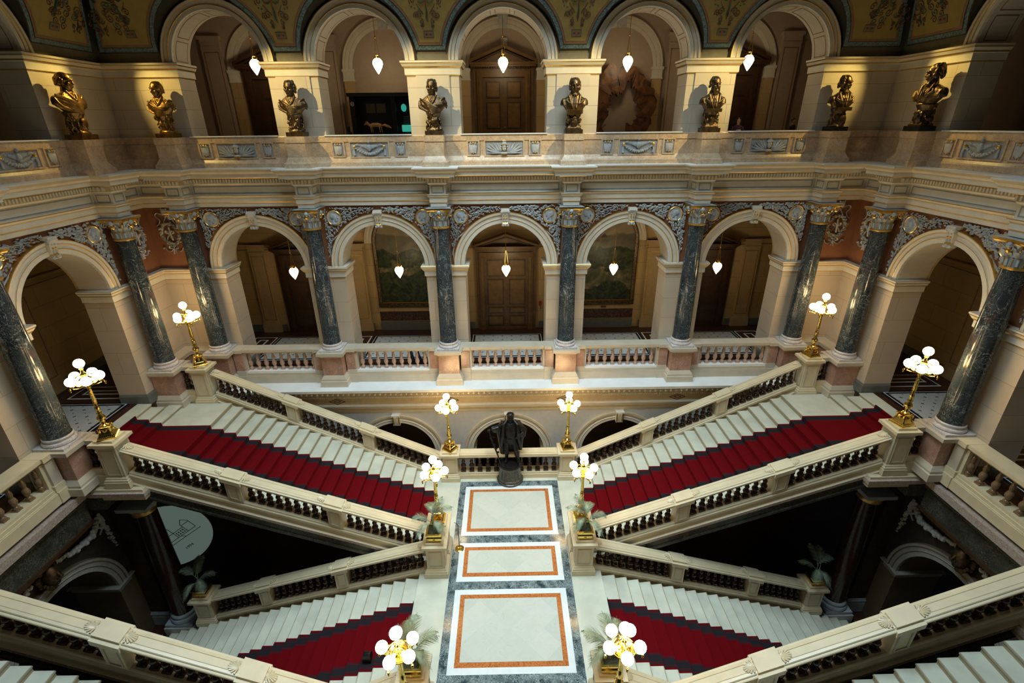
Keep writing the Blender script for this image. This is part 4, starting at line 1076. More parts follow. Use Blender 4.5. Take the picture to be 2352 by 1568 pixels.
for s in (-1, 1):
    for (x, y, w_) in ((2.23, 17.12, 'the one nearer the middle'), (6.62, 17.12, 'between two gallery arches'), (10.72, 17.12, 'next to the corner'), (12.17, 15.36, 'on the side wall')):
        t = thing('bust_pedestal', 'tan marble bust pedestal on the %s gallery parapet, %s' % (SN[s], w_), 'pedestal', (0, 0, 0), 0, 'bust pedestals of the gallery')
        m = MB(); m.rstack(s*x, y-.04 if y > 17 else y, .30, .32, [(.12, ZG), (.12, ZG+.15), (.08, ZG+.18), (.05, ZG+.24), (0, ZG+.33), (0, ZT-.19), (.02, ZT-.185), (.02, ZT)], 'parapet'); m.build('body', t)
# ---------------------------------------------------------------- plaster reliefs in the arcade spandrels
random.seed(4)
def leafq(m, x, z, a, L_, w, mat, y=-.03, lobes=False):
    dx, dz = cos(a), sin(a); px, pz = -dz, dx
    b = m.V((x, y+.02, z)); tp = m.V((x+dx*L_, y-.015, z+dz*L_)); mid = m.V((x+dx*L_*.45, y-.055, z+dz*L_*.45))
    if not lobes:
        l = m.V((x+dx*L_*.45+px*w, y, z+dz*L_*.45+pz*w)); r = m.V((x+dx*L_*.45-px*w, y, z+dz*L_*.45-pz*w))
        for q in ((b, l, mid), (l, tp, mid), (tp, r, mid), (r, b, mid)): m.F(q, mat)
    else:
        pts = []
        for t, ww in ((.15, .5), (.3, 1.1), (.42, .55), (.6, 1.15), (.72, .5), (.9, .7)): pts.append((t, ww))
        loop = [b]+[m.V((x+dx*L_*t+px*w*k, y, z+dz*L_*t+pz*w*k)) for t, k in pts]+[tp]+[m.V((x+dx*L_*t-px*w*k, y, z+dz*L_*t-pz*w*k)) for t, k in pts[::-1]]
        for i in range(len(loop)): m.F((mid, loop[i], loop[(i+1) % len(loop)]), mat)
def foliage(wd, sd):
    m = MB(); hw = wd/2; xm = hw-.66; lob = sd > 0
    def ok(x, z, mg=0): 
        return .1 < x < hw-.26 and AZ+.1 < z < 9.74 and x*x+(z-AZ)**2 > (1.93+mg)**2 and (x-xm)**2+(z-9.36)**2 > (.27+mg)**2
    br = [[(hw-.36, AZ+.12), (hw-.33, AZ+.5), (hw-.42, AZ+.9), (hw-.40, AZ+1.25), (hw-.52, AZ+1.5)], [(xm-.3, 9.36), (xm-.6, 9.52), (xm-.9, 9.64), (.3, 9.68)], [(hw-.42, AZ+.9), (xm-.35, 9.0), (xm-.42, 9.1)], [(hw-.4, AZ+1.2), (hw-.36, 9.1), (hw-.34, 9.6)]]
    for b in br: m.tube([(sd*x, -.03, z) for x, z in b], [.028-.004*i for i in range(len(b))], 'relief', 5)
    n = 0; tries = 0
    while n < 270 and tries < 9000:
        tries += 1
        x, z = random.uniform(.15, hw-.28), random.uniform(AZ+.1, 9.72)
        if not ok(x, z, .02): continue
        a = pi/2+random.uniform(-.9, .9) if z < 9.2 else pi+random.uniform(-.9, .9)
        if x > hw-.5 and z > 9.2: a = pi/2+random.uniform(-.7, .7)
        L_ = random.uniform(.08, .135); ex, ez = x+cos(a)*L_, z+sin(a)*L_
        if not ok(ex, ez, -.02): continue
        if sd < 0: a2 = pi-a
        else: a2 = a
        leafq(m, sd*x, z, a2, L_, .032 if lob else .019, 'relief' if random.random() > .25 else 'relief_blue', -.03-random.random()*.03, lob)
        if random.random() < .12: m.ball((sd*x, -.06, z), .022, 'goldline' if random.random() < .3 else 'relief', 6, 5)
        n += 1
    return m
def medallion(flip, seed):
    m = MB(); r = .265; n = 28
    ring = [(r, 0), (r, -.05), (r-.02, -.065), (r-.035, -.05), (r-.04, -.045)]
    R = []
    for k in range(n):
        a = 2*pi*k/n; R.append([m.V((q*cos(a), y, q*sin(a))) for q, y in ring])
    for k in range(n):
        for j in range(4): m.F((R[k][j], R[(k+1) % n][j], R[(k+1) % n][j+1], R[k][j+1]), 'goldline' if j in (1, 2) else 'relief', True)
    m.F([R[k][4] for k in range(n)], 'relief')
    f = flip; rn = random.Random(seed)
    m.ball((0, -.05, .035), .10, 'relief_blue', 12, 9, (.95, .45, 1.05)); m.ball((f*.035, -.055, .0), .085, 'relief_blue', 10, 8, (.8, .45, 1.15))
    m.tube([(f*.10, -.055, .035), (f*.135, -.055, -.005), (f*.10, -.055, -.015)], .018, 'relief_blue', 6); m.ball((f*.085, -.055, -.04), .022, 'relief_blue', 7, 5); m.ball((f*.075, -.055, -.085), .03+.01*rn.random(), 'relief_blue', 7, 5)
    m.ball((-f*.045, -.05, .055), .10, 'relief', 10, 7, (.9, .4, .95)); m.ball((-f*.02, -.07, .01), .02, 'relief', 6, 5)
    m.tube([(-f*.02, -.045, -.06), (-f*.03, -.05, -.14), (-f*.03, -.05, -.2)], [.055, .055, .09], 'relief_blue', 8)
    m.ball((-f*.02, -.04, -.185), .10, 'relief', 10, 6, (1.25, .35, .4))
    for k in range(7): a = radians(25-f*0+k*9) if f > 0 else radians(155-k*9); m.box(.205*cos(a)-.008, .205*cos(a)+.008, -.055, -.045, .205*sin(a)-.012, .205*sin(a)+.012, 'panel_brown')
    return m
MED = [proto(medallion(f, k), 'medallion') for k, f in enumerate((1, -1, 1, -1))]
FOL = {}
def bayobj(side, c, wd):
    rz = {'back': 0, 'left': pi/2, 'right': -pi/2}[side]; loc = {'back': (c, YB, 0), 'left': (-XS, c, 0), 'right': (XS, c, 0)}[side]
    return rz, loc
i = 0
for side, T, bays in WALLS:
    for c, wd in bays:
        if side != 'back' and c < 5: continue
        rz, loc = bayobj(side, c, wd)
        for sd in (-1, 1):
            k = (round(wd, 2), sd)
            if k not in FOL: FOL[k] = proto(foliage(wd, sd), 'foliage_relief')
            inst(FOL[k], 'foliage_relief', wall_objs[side], loc, rz)
            l = Matrix.Translation(loc) @ Matrix.Rotation(rz, 4, 'Z') @ Vector((sd*(wd/2-.66), 0, 9.36))
            inst(MED[i % 4], 'medallion', wall_objs[side], l, rz); i += 1
# ribboned wreaths in the corners
def ribbon(m, pts, w=.03, mat='relief'):
    m.tube(cr(pts), w*1.15, mat, 6, True, .35)
def wreath():
    m = MB(); rn = random.Random(2)
    m.ball((0, -.06, .66), .10, 'relief', 10, 7, (1, .7, 1)); m.ball((-.07, -.06, .74), .03, 'relief', 6, 5); m.ball((.07, -.06, .74), .03, 'relief', 6, 5); m.ball((0, -.13, .62), .05, 'relief', 7, 5); m.tube([(-.03, -.1, .56), (0, -.12, .50), (.03, -.1, .56)], .012, 'goldline', 5)
    for s in (-1, 1):
        ribbon(m, [(0, -.05, .50), (s*.10, -.06, .58), (s*.24, -.05, .62), (s*.30, -.06, .54), (s*.20, -.07, .42), (s*.26, -.05, .30), (s*.34, -.05, .24)], .032)
        ribbon(m, [(0, -.05, .50), (s*.10, -.05, .36), (s*.17, -.05, .22)], .022)
        ribbon(m, [(0, -.07, -.42), (s*.09, -.08, -.36), (s*.14, -.06, -.43), (s*.05, -.06, -.45)], .025)
        ribbon(m, [(0, -.06, -.44), (s*.12, -.06, -.54), (s*.22, -.06, -.52), (s*.28, -.05, -.42), (s*.34, -.05, -.46)], .028)
        ribbon(m, [(0, -.06, -.44), (s*.05, -.06, -.62)], .03)
        ribbon(m, [(s*.0, -.06, .02), (s*.08, -.08, .10), (s*.12, -.06, .05), (s*.03, -.06, .0)], .026); ribbon(m, [(0, -.06, 0), (s*.10, -.06, -.10), (s*.13, -.05, -.18)], .024)
    m.tube([(0, -.05, .2), (.02, -.07, 0), (.03, -.05, -.2)], [.03, .035, .03], 'relief', 6)
    for k in range(90):
        a = 2*pi*k/90*1.0+rn.uniform(-.03, .03); r = .27+rn.uniform(-.045, .045); x, z = r*.95*cos(a), r*1.15*sin(a)
        leafq(m, x, z, a+pi/2+rn.uniform(-.8, .8), .09, .03, 'goldline' if rn.random() < .16 else 'relief' if rn.random() < .75 else 'relief_blue', -.05-.04*rn.random())
    m.tube([(.27*.95*cos(2*pi*k/24), -.03, .27*1.15*sin(2*pi*k/24)) for k in range(25)], .035, 'relief', 6)
    return m
WR = proto(wreath(), 'wreath_relief')
for s in (-1, 1):
    inst(WR, 'wreath_relief', wall_objs['back'], (s*11.83, YB, 8.88), 0, (1.15, 1, 1.15)); inst(WR, 'wreath_relief', wall_objs[SN[s]], (s*XS, 16.72, 8.88), s*-pi/2, (1.15, 1, 1.15))
# ---------------------------------------------------------------- painted panels above the gallery piers
LEAN = .42
def lean(m):
    Sh = Matrix(((1, 0, 0, 0), (0, 1, -LEAN, LEAN*14.3), (0, 0, 1, 0), (0, 0, 0, 1))); m.T = m.T @ Sh
def skirt(m, T, h, sgn, r0=1.78, zb=14.3, zt=17.2):
    P = []
    for k in range(17):
        z = zb+(zt-zb)*k/16; d = r0*r0-(z-GZ)**2; P.append((sgn*(h-(sqrt(d) if d > 0 else 0)), z))
    T0 = m.T; m.T = T
    for (x0, z0), (x1, z1) in zip(P, P[1:]): m.poly([(x0, 0, z0), (x1, 0, z1), (x1, -LEAN*(z1-14.3)-.01, z1), (x0, -LEAN*(z0-14.3)-.01, z0)], 'panel_edge')
    m.T = T0
def spandrel(m, hl, hr, zb, zt, r0, yy, mat, ins):
    # hl, hr: distance from the panel centre line to the two arch centres (None = straight edge at given x)
    n = 16; Lp, Rp = [], []
    for k in range(n+1):
        z = zb+ins+(zt-zb-ins)*k/n
        def ed(h, sgn):
            if isinstance(h, tuple): return sgn*(h[0]-ins-LEAN*max(0, z-14.3))
            d = (r0+ins)**2-(z-GZ)**2; return sgn*(h-(sqrt(d) if d > 0 else 0)) if d > 0 else sgn*h
        Lp.append((ed(hl, -1), yy, z)); Rp.append((ed(hr, 1), yy, z))
    for k in range(n): m.poly([Lp[k], Rp[k], Rp[k+1], Lp[k+1]], mat)
def scroll(m, x, z, r, turns, a0, d, mat, y, w=.012):
    pts = []
    for k in range(int(turns*12)+1):
        t = k/12; rr = r*(1-t/(turns+.3)); a = a0+d*2*pi*t; pts.append((x+rr*cos(a), y, z+rr*sin(a)))
    m.tube(pts, w, mat, 4)
def grotesque(m, x, z, k, y=-.052, sc=1):
    P = lambda a, b: (x+a*k*sc, y, z+b*k)
    m.ball(P(0, .30), .045*k, 'scroll_red', 8, 6, (1, .2, 1)); m.ball(P(0, .36), .04*k, 'scroll_brown', 8, 6, (1.1, .2, .8)); m.tube([P(0, .26), P(0, .12)], [.04*k, .055*k], 'scroll_red', 6, True, .3)
    m.tube([P(0, .14), P(.01, -.02), P(-.02, -.16), P(.02, -.26)], [.05*k, .075*k, .06*k, .03*k], 'scroll_green', 6, True, .25)
    m.tube([P(.03, .0), P(.03, -.2)], [.03*k, .02*k], 'scroll_red', 5, True, .3)
    for s in (-1, 1):
        m.tube([P(s*.03, .22), P(s*.12, .17), P(s*.2, .20), P(s*.25, .30), P(s*.2, .34)], [.02*k, .035*k, .025*k, .015*k, .008*k], 'scroll_green', 5, True, .3)
        scroll(m, x+s*.20*k, z-.08*k, .10*k, 1.4, 0 if s < 0 else pi, -s, 'scroll_brown', y); scroll(m, x+s*.17*k, z-.25*k, .07*k, 1.2, pi/2, s, 'scroll_brown', y, .009)
        m.tube([P(s*.12, -.02), P(s*.22, .08), P(s*.27, .16)], .008*k, 'scroll_brown', 4)
    for a, b in ((-.2, .02), (.22, .0), (.12, .4), (-.12, .4), (-.1, -.3), (.11, -.31)): m.ball(P(a, b), .018*k, 'scroll_red' if a > 0 else 'scroll_green', 5, 4, (1, .3, 1))
def cartouche(m, x, z, w, h, y=-.05):
    m.box(x-w, x+w, y-.004, y, z-h, z+h, 'scroll_brown'); m.box(x-w+.012, x+w-.012, y-.008, y-.002, z-h+.012, z+h-.012, 'panel_olive'); m.ball((x, y-.01, z), .04, 'scroll_red', 7, 5, (1, .2, 1))
    for s in (-1, 1): m.ball((x+s*.07, y-.01, z), .025, 'scroll_brown', 6, 4, (1.6, .2, 1)); 
LAY = [(.10, 'panel_edge', -.01), (.125, 'panel_blue', -.018), (.225, 'panel_edge', -.026), (.24, 'panel_brown', -.034), (.31, 'panel_ochre', -.042)]
for i in range(1, 5):
    m = MB(); m.T = Matrix.Translation((CX[i], YB, 0)); bs = sorted(c for c, _ in BAYS_B); hl, hr = CX[i]-bs[i-1], bs[i]-CX[i]; skirt(m, m.T, hl, -1); skirt(m, m.T, hr, 1); lean(m)
    for ins, mt, yy in LAY: spandrel(m, hl, hr, 14.40-.10, 17.2, 1.68, yy, mt, ins)
    grotesque(m, 0, 15.36, 1.0); cartouche(m, 0, 14.80, .15, .085)
    for e in (-1, 1):
        for x, z, r in ((.30, 15.25, .09), (.38, 15.6, .10), (.50, 15.75, .09), (.22, 15.75, .06), (.15, 15.0, .05), (.55, 16.0, .12)): scroll(m, e*x, z, r, 1.4, 1+z, e, 'scroll_brown', -.052, .011)
        for x, z in ((.2, 15.1), (.33, 15.42), (.42, 15.45), (.3, 15.9), (.5, 15.95)): m.ball((e*x, -.052, z), .02, 'scroll_green', 5, 4, (1.3, .3, 1))
    grotesque(m, 0, 16.2, 1.3)
    m.build('painted_spandrel', wall_objs['backg'])
for s in (-1, 1):
    for side in ('back', SN[s]):
        m = MB(); hc = 1.0
        if side == 'back': ctr = s*11.75; m.T = Matrix.Translation((ctr, YB, 0)) @ Matrix.Diagonal((s, 1, 1, 1)); h_arch = 11.75-8.805; st = XS-11.75
        else: m.T = Matrix(((0, s, 0, s*XS), (1, 0, 0, 16.5), (0, 0, 1, 0), (0, 0, 0, 1))); h_arch = 16.5-13.425; st = YB-16.5
        skirt(m, m.T, h_arch, -1); lean(m)
        for ins, mt, yy in LAY: spandrel(m, h_arch, (st-.02,), 14.40-.10, 17.2, 1.68, yy, mt, ins)
        grotesque(m, -.62, 15.45, .95); cartouche(m, -.62, 14.86, .16, .09); grotesque(m, .15, 15.0, .6, sc=1.5)
        rn = random.Random(7)
        for k in range(34): scroll(m, rn.uniform(-.75, .42), rn.uniform(14.8, 16.6), rn.uniform(.07, .13), 1.4, rn.uniform(0, 6), rn.choice((-1, 1)), 'scroll_brown' if k % 3 else 'scroll_green', -.052, .011)
        m.ball((0, -.05, 16.0), .2, 'scroll_brown', 12, 8, (1.1, .1, 1))
        m.build('painted_panel', wall_objs[side+'g'])
for side, T, bays in WALLS[1:]:
    for c in CYS[1:3]:
        m = MB(); m.T = T @ Matrix.Translation((c, 0, 0)); skirt(m, m.T, 2.27, -1); skirt(m, m.T, 2.25, 1); lean(m)
        for ins, mt, yy in LAY: spandrel(m, 2.27, 2.25, 14.30, 17.2, 1.68, yy, mt, ins)
        grotesque(m, 0, 15.36, .95); m.build('painted_spandrel', wall_objs[side+'g'])
# ---------------------------------------------------------------- doors, paintings, corridor objects
def door(n, T, c, z0, w, h, ped_w, ztop, apex, wm='wood', dark=False):
    wp = 'wood_dark' if dark else 'wood_panel'; wm = 'wood_dark' if dark else wm
    m = MB(); m.T = T
    for s in (-1, 1):
        x0, x1 = sorted((c+s*w, c+s*(w+.22))); m.box(x0, x1, -.22, 0, z0, z0+h, wm); x0, x1 = sorted((c+s*(w+.22), c+s*(w+.36))); m.box(x0, x1, -.15, 0, z0, ztop-.2, wm)
        x0, x1 = sorted((c+s*(w+.05), c+s*(w+.13))); m.box(x0, x1, -.25, -.2, z0+.3, z0+h, wp)
    m.box(c-w-.22, c+w+.22, -.22, 0, z0+h, z0+h+.2, wm); m.box(c-w-.36, c+w+.36, -.16, 0, z0+h+.2, ztop-.12, wm)
    m.box(c-ped_w+.06, c+ped_w-.06, -.38, 0, ztop-.12, ztop-.05, wm); m.box(c-ped_w, c+ped_w, -.46, 0, ztop-.05, ztop+.03, wm)
    for k in range(int(2*ped_w/.09)-1): m.box(c-ped_w+.1+k*.09, c-ped_w+.15+k*.09, -.30, -.2, ztop-.17, ztop-.12, 'wood_dark')
    m.poly([(c-ped_w+.1, -.2, ztop), (c+ped_w-.1, -.2, ztop), (c, -.2, apex-.08)], wm)
    for s in (-1, 1):
        for th, d0, mt in ((.10, .46, wm), (.06, .36, 'wood_dark')):
            q = -.0 if th == .10 else -.10
            m.hexa([(c+s*ped_w, -d0, ztop+q+.0), (c, -d0, apex-.10+q), (c, 0, apex-.10+q), (c+s*ped_w, 0, ztop+q)], [(c+s*ped_w, -d0, ztop+th+q), (c, -d0, apex-.10+th+q), (c, 0, apex-.10+th+q), (c+s*ped_w, 0, ztop+th+q)], mt)
    d = struct(m.build('door_%d' % n))
    for s in (-1, 1):
        m = MB(); m.T = T; x0, x1 = sorted((c+s*.01, c+s*w)); m.box(x0, x1, -.10, 0, z0, z0+h, wm)
        px0, px1 = x0+.12, x1-.12; zz = [z0+.18, z0+.18+h*.14, z0+.30+h*.14, z0+h*.28+.12, z0+.24+h*.28, z0+h*.70, z0+h*.70+.14, z0+h-.14]
        for a, b in ((0, 1), (2, 3), (4, 5), (6, 7)):
            m.box(px0, px1, -.125, -.1, zz[a], zz[b], 'wood_dark'); m.box(px0+.035, px1-.035, -.14, -.12, zz[a]+.035, zz[b]-.035, wm); m.box(px0+.07, px1-.07, -.15, -.13, zz[a]+.07, zz[b]-.07, wp)
        lf = m.build('door_leaf', d)
        if s > 0:
            m = MB(); m.T = T; m.tube([(c, -.1, z0+1.1), (c, -.17, z0+1.1), (c+.12, -.17, z0+1.1)], .014, 'black', 6); m.box(c-.03, c+.03, -.15, -.12, z0+.95, z0+1.3, 'brass'); m.build('door_handle', d)
    m = MB(); m.T = T; m.box(c-.035, c+.035, -.16, -.1, z0, z0+h, wm); m.build('centre_strip', d)
    return d
door(1, TCB, 0, ZF, .98, 3.46, 1.42, 7.44, 8.02); door(2, TCB, -8.805, ZF, .98, 3.46, 1.42, 7.44, 8.02, dark=True); door(3, TCB, 8.805, ZF, .98, 3.46, 1.42, 7.44, 8.02, dark=True)
door(4, TCB, 0, 11.1, .80, 2.86, 1.30, 14.42, 15.02); door(5, TCB, -8.805, 11.1, .80, 2.86, 1.30, 14.42, 15.02, dark=True); door(6, TCB, 8.805, 11.1, .80, 2.86, 1.30, 14.42, 15.02, dark=True)
def arch_panel(m, c, hw, zb, zs, y, mat, n=28):
    pts = [(c-hw, y, zb), (c+hw, y, zb)]+[(c+hw*cos(pi*k/n), y, zs+hw*sin(pi*k/n)) for k in range(n+1)]
    m.poly(pts, mat)
for s, w_, mt in ((-1, 'a wooded valley below a distant castle', 'landscape_a'), (1, 'a castle on a crag above dark trees', 'landscape_b')):
    c = s*4.445; t = thing('painting', 'large arch-topped painting of %s, in a %s arch' % (w_, SN[s]), 'painting', (c, YC, 6.9))
    m = MB(); m.T = Matrix.Translation((0, 0, -6.9)); arch_panel(m, 0, 1.25, 4.85, 7.62, -.08, mt)
    if s > 0:      # the painted castle: keep, roofs and turrets in thin raised paint
        for x, z, w2, h in ((-.55, 7.55, .5, .34), (-.95, 7.40, .30, .22), (-.12, 7.5, .26, .24), (-.62, 7.9, .2, .2), (-.3, 7.85, .1, .25)):
            m.box(x-w2/2, x+w2/2, -.083, -.08, z, z+h, 'castle_wall'); m.poly([(x-w2/2-.03, -.085, z+h), (x+w2/2+.03, -.085, z+h), (x+.04, -.085, z+h+.16), (x-.04, -.085, z+h+.16)], 'castle_roof')
    else:
        for k in range(8): m.box(.30+k*.11, .39+k*.11, -.083, -.08, 7.38, 7.46+.05*(k % 3), 'castle_wall')
        m.box(.72, .78, -.083, -.08, 7.4, 7.7, 'castle_wall')
    cv = m.build('canvas', t)
    m = MB(); m.T = Matrix.Translation((0, 0, -6.9)); m.arch(0, 7.62, [(1.25, -.05, 'ornate_frame'), (1.25, -.10, 'ornate_frame'), (1.27, -.12, 'ornate_frame'), (1.36, -.16, 'ornate_frame'), (1.42, -.10, 'ornate_frame'), (1.42, 0, 'ornate_frame')], legs=2.95)
    m.box(-1.42, 1.42, -.16, 0, 4.66, 4.85, 'ornate_frame'); m.box(-1.25, 1.25, -.12, 0, 4.85, 4.87, 'goldline'); m.build('frame', t)
    m = MB(); m.T = TCB; m.box(c-1.45, c+1.45, -.03, 0, 3.95, 4.42, 'dado_painted'); m.box(c-1.45, c+1.45, -.06, 0, 4.42, 4.60, 'corr_blocks'); m.box(c-1.45, c+1.45, -.10, 0, ZF, 3.9, 'base_grey'); m.build('painted_dado', cw['backm'])
# small fittings
t = tag(MB.build((lambda m: (m.box(-.13, .13, -.12, 0, -.25, .25, 'box_white'), m)[1])(MB()), 'alarm_speaker', None, (.10, YC-.02, 8.95)), 'pale box fixed above the pediment of the middle door on the main floor', 'box')
t = tag(MB.build((lambda m: (m.box(-.14, .14, -.08, 0, -.14, .14, 'box_white'), m)[1])(MB()), 'wall_box', None, (-.75, YC-.02, 9.05)), 'small square pale box beside the speaker above the middle door of the main floor', 'box')
t = tag(MB.build((lambda m: (m.box(-.11, .11, -.10, 0, -.26, .26, 'box_white'), m)[1])(MB()), 'alarm_speaker', None, (.05, YC-.02, 15.0)), 'pale box behind the pendant lamp over the middle door of the upper gallery', 'box')
m = MB(); m.lathe(0, 0, [(.03, -.12), (.06, -.05), (.06, .10), (.03, .14)], 'fire_red', 10); m.tube([(0, -.03, -.1), (.03, -.05, -.2), (0, -.05, -.25)], .012, 'black', 5); tag(m.build('fire_alarm', None, (1.55, YC-.09, 4.72)), 'small red fire alarm sounder on the wall right of the middle door', 'alarm')
m = MB(); m.box(-.06, .06, -.06, 0, -.06, .06, 'fire_red'); m.box(-.03, .03, -.065, -.06, -.03, .03, 'box_white'); tag(m.build('call_point', None, (1.62, YC-.02, 12.12)), 'small red fire call point on the gallery wall right of the middle door', 'alarm')
m = MB(); m.box(-.12, .12, -.02, 0, -.04, .04, 'scroll_brown'); tag(m.build('caption_plate', None, (4.5, YC-.07, 4.52)), 'small dark caption plate under the right landscape painting', 'plate')
# display cabinet
t = thing('display_cabinet', 'black museum display cabinet with a stuffed fox in the left gallery bay', 'cabinet', (-4.45, 20.65, 11.1))
m = MB(); m.box(-1.32, 1.32, .25, .3, 0, 2.2, 'black'); m.box(-1.32, 1.32, -.28, .3, 0, .12, 'black'); m.box(-1.38, 1.38, -.34, .34, 2.2, 2.32, 'black'); m.box(-1.32, -1.15, -.28, .3, .1, 2.2, 'black'); m.box(1.15, 1.32, -.28, .3, .1, 2.2, 'black'); m.box(.22, .38, -.28, .3, .1, 2.2, 'black'); m.build('body', t)
m = MB()
for a, b, c_, d in ((-.85, -.5, 1.65, 1.98), (-.45, -.1, 1.65, 1.98)): m.box(a, b, .22, .245, c_, d, 'panel_olive')
for k in range(6): m.box(.55, .95, .22, .245, 1.5-.06*k, 1.53-.06*k, 'base_grey')
m.box(.57, .93, .22, .245, .95, 1.15, 'base_grey'); m.build('information_sheet', t)
m = MB(); m.lathe(-1.22, 0, [(.001, 0)], 'box_white', 3, False)
m = MB()
for k in range(20):
    a, b = 2*pi*k/20, 2*pi*(k+1)/20; m.poly([(-1.22+.07*cos(a), -.285, 1.95+.07*sin(a)), (-1.22+.07*cos(b), -.285, 1.95+.07*sin(b)), (-1.22+.058*cos(b), -.285, 1.95+.058*sin(b)), (-1.22+.058*cos(a), -.285, 1.95+.058*sin(a))], 'box_white')
for x in (-1.245, -1.225, -1.20): m.box(x-.005, x+.005, -.286, -.284, 1.92, 1.98, 'box_white')
m.build('round_emblem', t)
m = MB(); m.box(.5, 1.0, -.1, .15, .12, .95, 'black'); m.build('plinth', t)
m = MB(); m.rstack(.72, .0, .19, .06, [(0, .66), (.012, .70), (.012, .86), (0, .9)], 'case_glow'); tag(m.build('glowing_exhibit', None, (-4.45, 20.65, 11.42)), 'glowing teal cylinder exhibit inside the black display cabinet', 'exhibit')
m = MB(); m.ball((.62, .1, 1.82), .11, 'case_glow', 12, 9, (.95, .4, 1.25)); tag(m.build('glowing_exhibit', None, (-4.45, 20.65, 11.1)), 'glowing teal egg shape high inside the black display cabinet', 'exhibit')
m = MB(); m.tube([(-.42, 0, .82), (-.28, 0, .86), (-.1, 0, .86), (.03, 0, .83)], [.05, .075, .08, .06], 'fox', 8); m.tube([(-.42, 0, .84), (-.5, 0, .92), (-.56, 0, .9), (-.63, 0, .86)], [.05, .055, .045, .012], 'fox', 8); m.tube([(.03, 0, .84), (.15, 0, .85), (.3, 0, .80), (.42, 0, .74)], [.02, .05, .05, .01], 'fox', 7)
for x in (-.5, -.55): m.tube([(x, .03, .93), (x, .03, 1.01)], [.02, .004], 'fox', 4)
for x, y in ((-.36, -.04), (-.32, .04), (-.03, -.04), (.03, .04)): m.tube([(x, y, .84), (x-.01, y, .72), (x+.01, y, .60)], [.03, .02, .014], 'fox', 6)
m.box(-.5, .1, -.12, .12, -.3, .60, 'black'); tag(m.build('stuffed_fox', None, (-4.75, 20.60, 11.47)), 'stuffed yellow-brown fox on a dark stand in the display cabinet', 'fox')
# tree slab with a ragged hole
def slabmesh():
    m = MB(); rn = random.Random(9); n = 90; O, I_ = [], []
    for k in range(n):
        a = 2*pi*k/n; ro = 1.40*(1+.06*sin(3*a+1)+.05*sin(7*a)+.03*sin(17*a)+rn.uniform(-.03, .03)); 
        ox, oz = ro*cos(a)*.88, ro*sin(a)*1.15
        ri = .72*(1+.20*sin(2*a+.4)+.15*sin(5*a+2)+.08*sin(11*a))*(1+rn.uniform(-.10, .10)); O.append((ox, oz)); I_.append((ri*cos(a)*.80+.02, ri*sin(a)*1.35-.05))
    vo = [m.V((x, -.14, z)) for x, z in O]; vi = [m.V((x, -.14+rn.uniform(-.015, .015), z)) for x, z in I_]; md = [m.V(((a[0]+b[0])/2, -.15+rn.uniform(-.012, .012), (a[1]+b[1])/2)) for a, b in zip(O, I_)]
    bo = [m.V((x, .14, z)) for x, z in O]; bi = [m.V((x, .14, z)) for x, z in I_]
    for k in range(n):
        j = (k+1) % n
        for a, b in ((vo, md), (md, vi), (vi, bi), (bi, bo), (bo, vo)): m.F((a[k], a[j], b[j], b[k]), 'tree_slab')
    for k in range(14):
        a = rn.uniform(0, 6.28); r0, r1 = rn.uniform(.75, .9), rn.uniform(1.0, 1.3)
        m.tube([(r0*cos(a)*.85, -.18, r0*sin(a)*1.2), (r1*cos(a+.05)*.85, -.185, r1*sin(a+.05)*1.15)], [.012, .004], 'black', 4)
    return m
m = slabmesh(); tag(m.build('tree_slab', None, (4.55, 20.95, 12.72)), 'giant slab of polished brown tree trunk with a ragged hole, in the right gallery bay', 'wood slab')
# pendant lamps
def pendant(label, loc, drop, grp):
    t = thing('pendant_lamp', label, 'lamp', loc, 0, grp)
    m = MB(); m.lathe(0, 0, [(.004, -.27), (.02, -.25), (.07, -.17), (.14, -.05), (.175, .05), (.165, .13), (.12, .19), (.08, .21)], 'pendant_glass', 20); m.build('glass_shade', t)
    m = MB(); m.lathe(0, 0, [(.085, .205), (.10, .22), (.06, .25), (.05, .28), (.075, .31), (.02, .34)], 'brass', 14); m.lathe(0, 0, [(.006, -.31), (.016, -.29), (.008, -.265)], 'brass', 8)
    for k in range(4): a = k*pi/2; m.tube([(.09*cos(a), .09*sin(a), .24), (.12*cos(a), .12*sin(a), .27)], .012, 'brass', 5)
    m.build('fitting', t)
    m = MB()
    for k in range(3): a = k*2*pi/3; m.tube([(.09*cos(a), .09*sin(a), .26), (.02*cos(a), .02*sin(a), .82)], .006, 'brass', 4)
    m.ball((0, 0, .86), .035, 'brass', 8, 6); m.tube([(0, 0, .86), (0, 0, drop)], .010, 'brass', 6); m.build('rod', t)
    return t
BW = ['middle', 'second from left', 'second from right', 'leftmost', 'rightmost']
pl = []
for z, top, yy, fl_, xs in ((14.24, 16.9, 19.75, 'upper gallery', (0, -4.42, 4.42, -8.72, 8.72)), (6.80, 9.95, 19.6, 'main floor', (0, -4.40, 4.45, -8.72, 8.75))):
    for i, x in enumerate(xs):
        p = pendant('glowing egg-shaped pendant lamp in the %s arch of the %s' % (BW[i], fl_), (x, yy, z), top-z, 'pendant lamps of the '+fl_); pl.append(p)
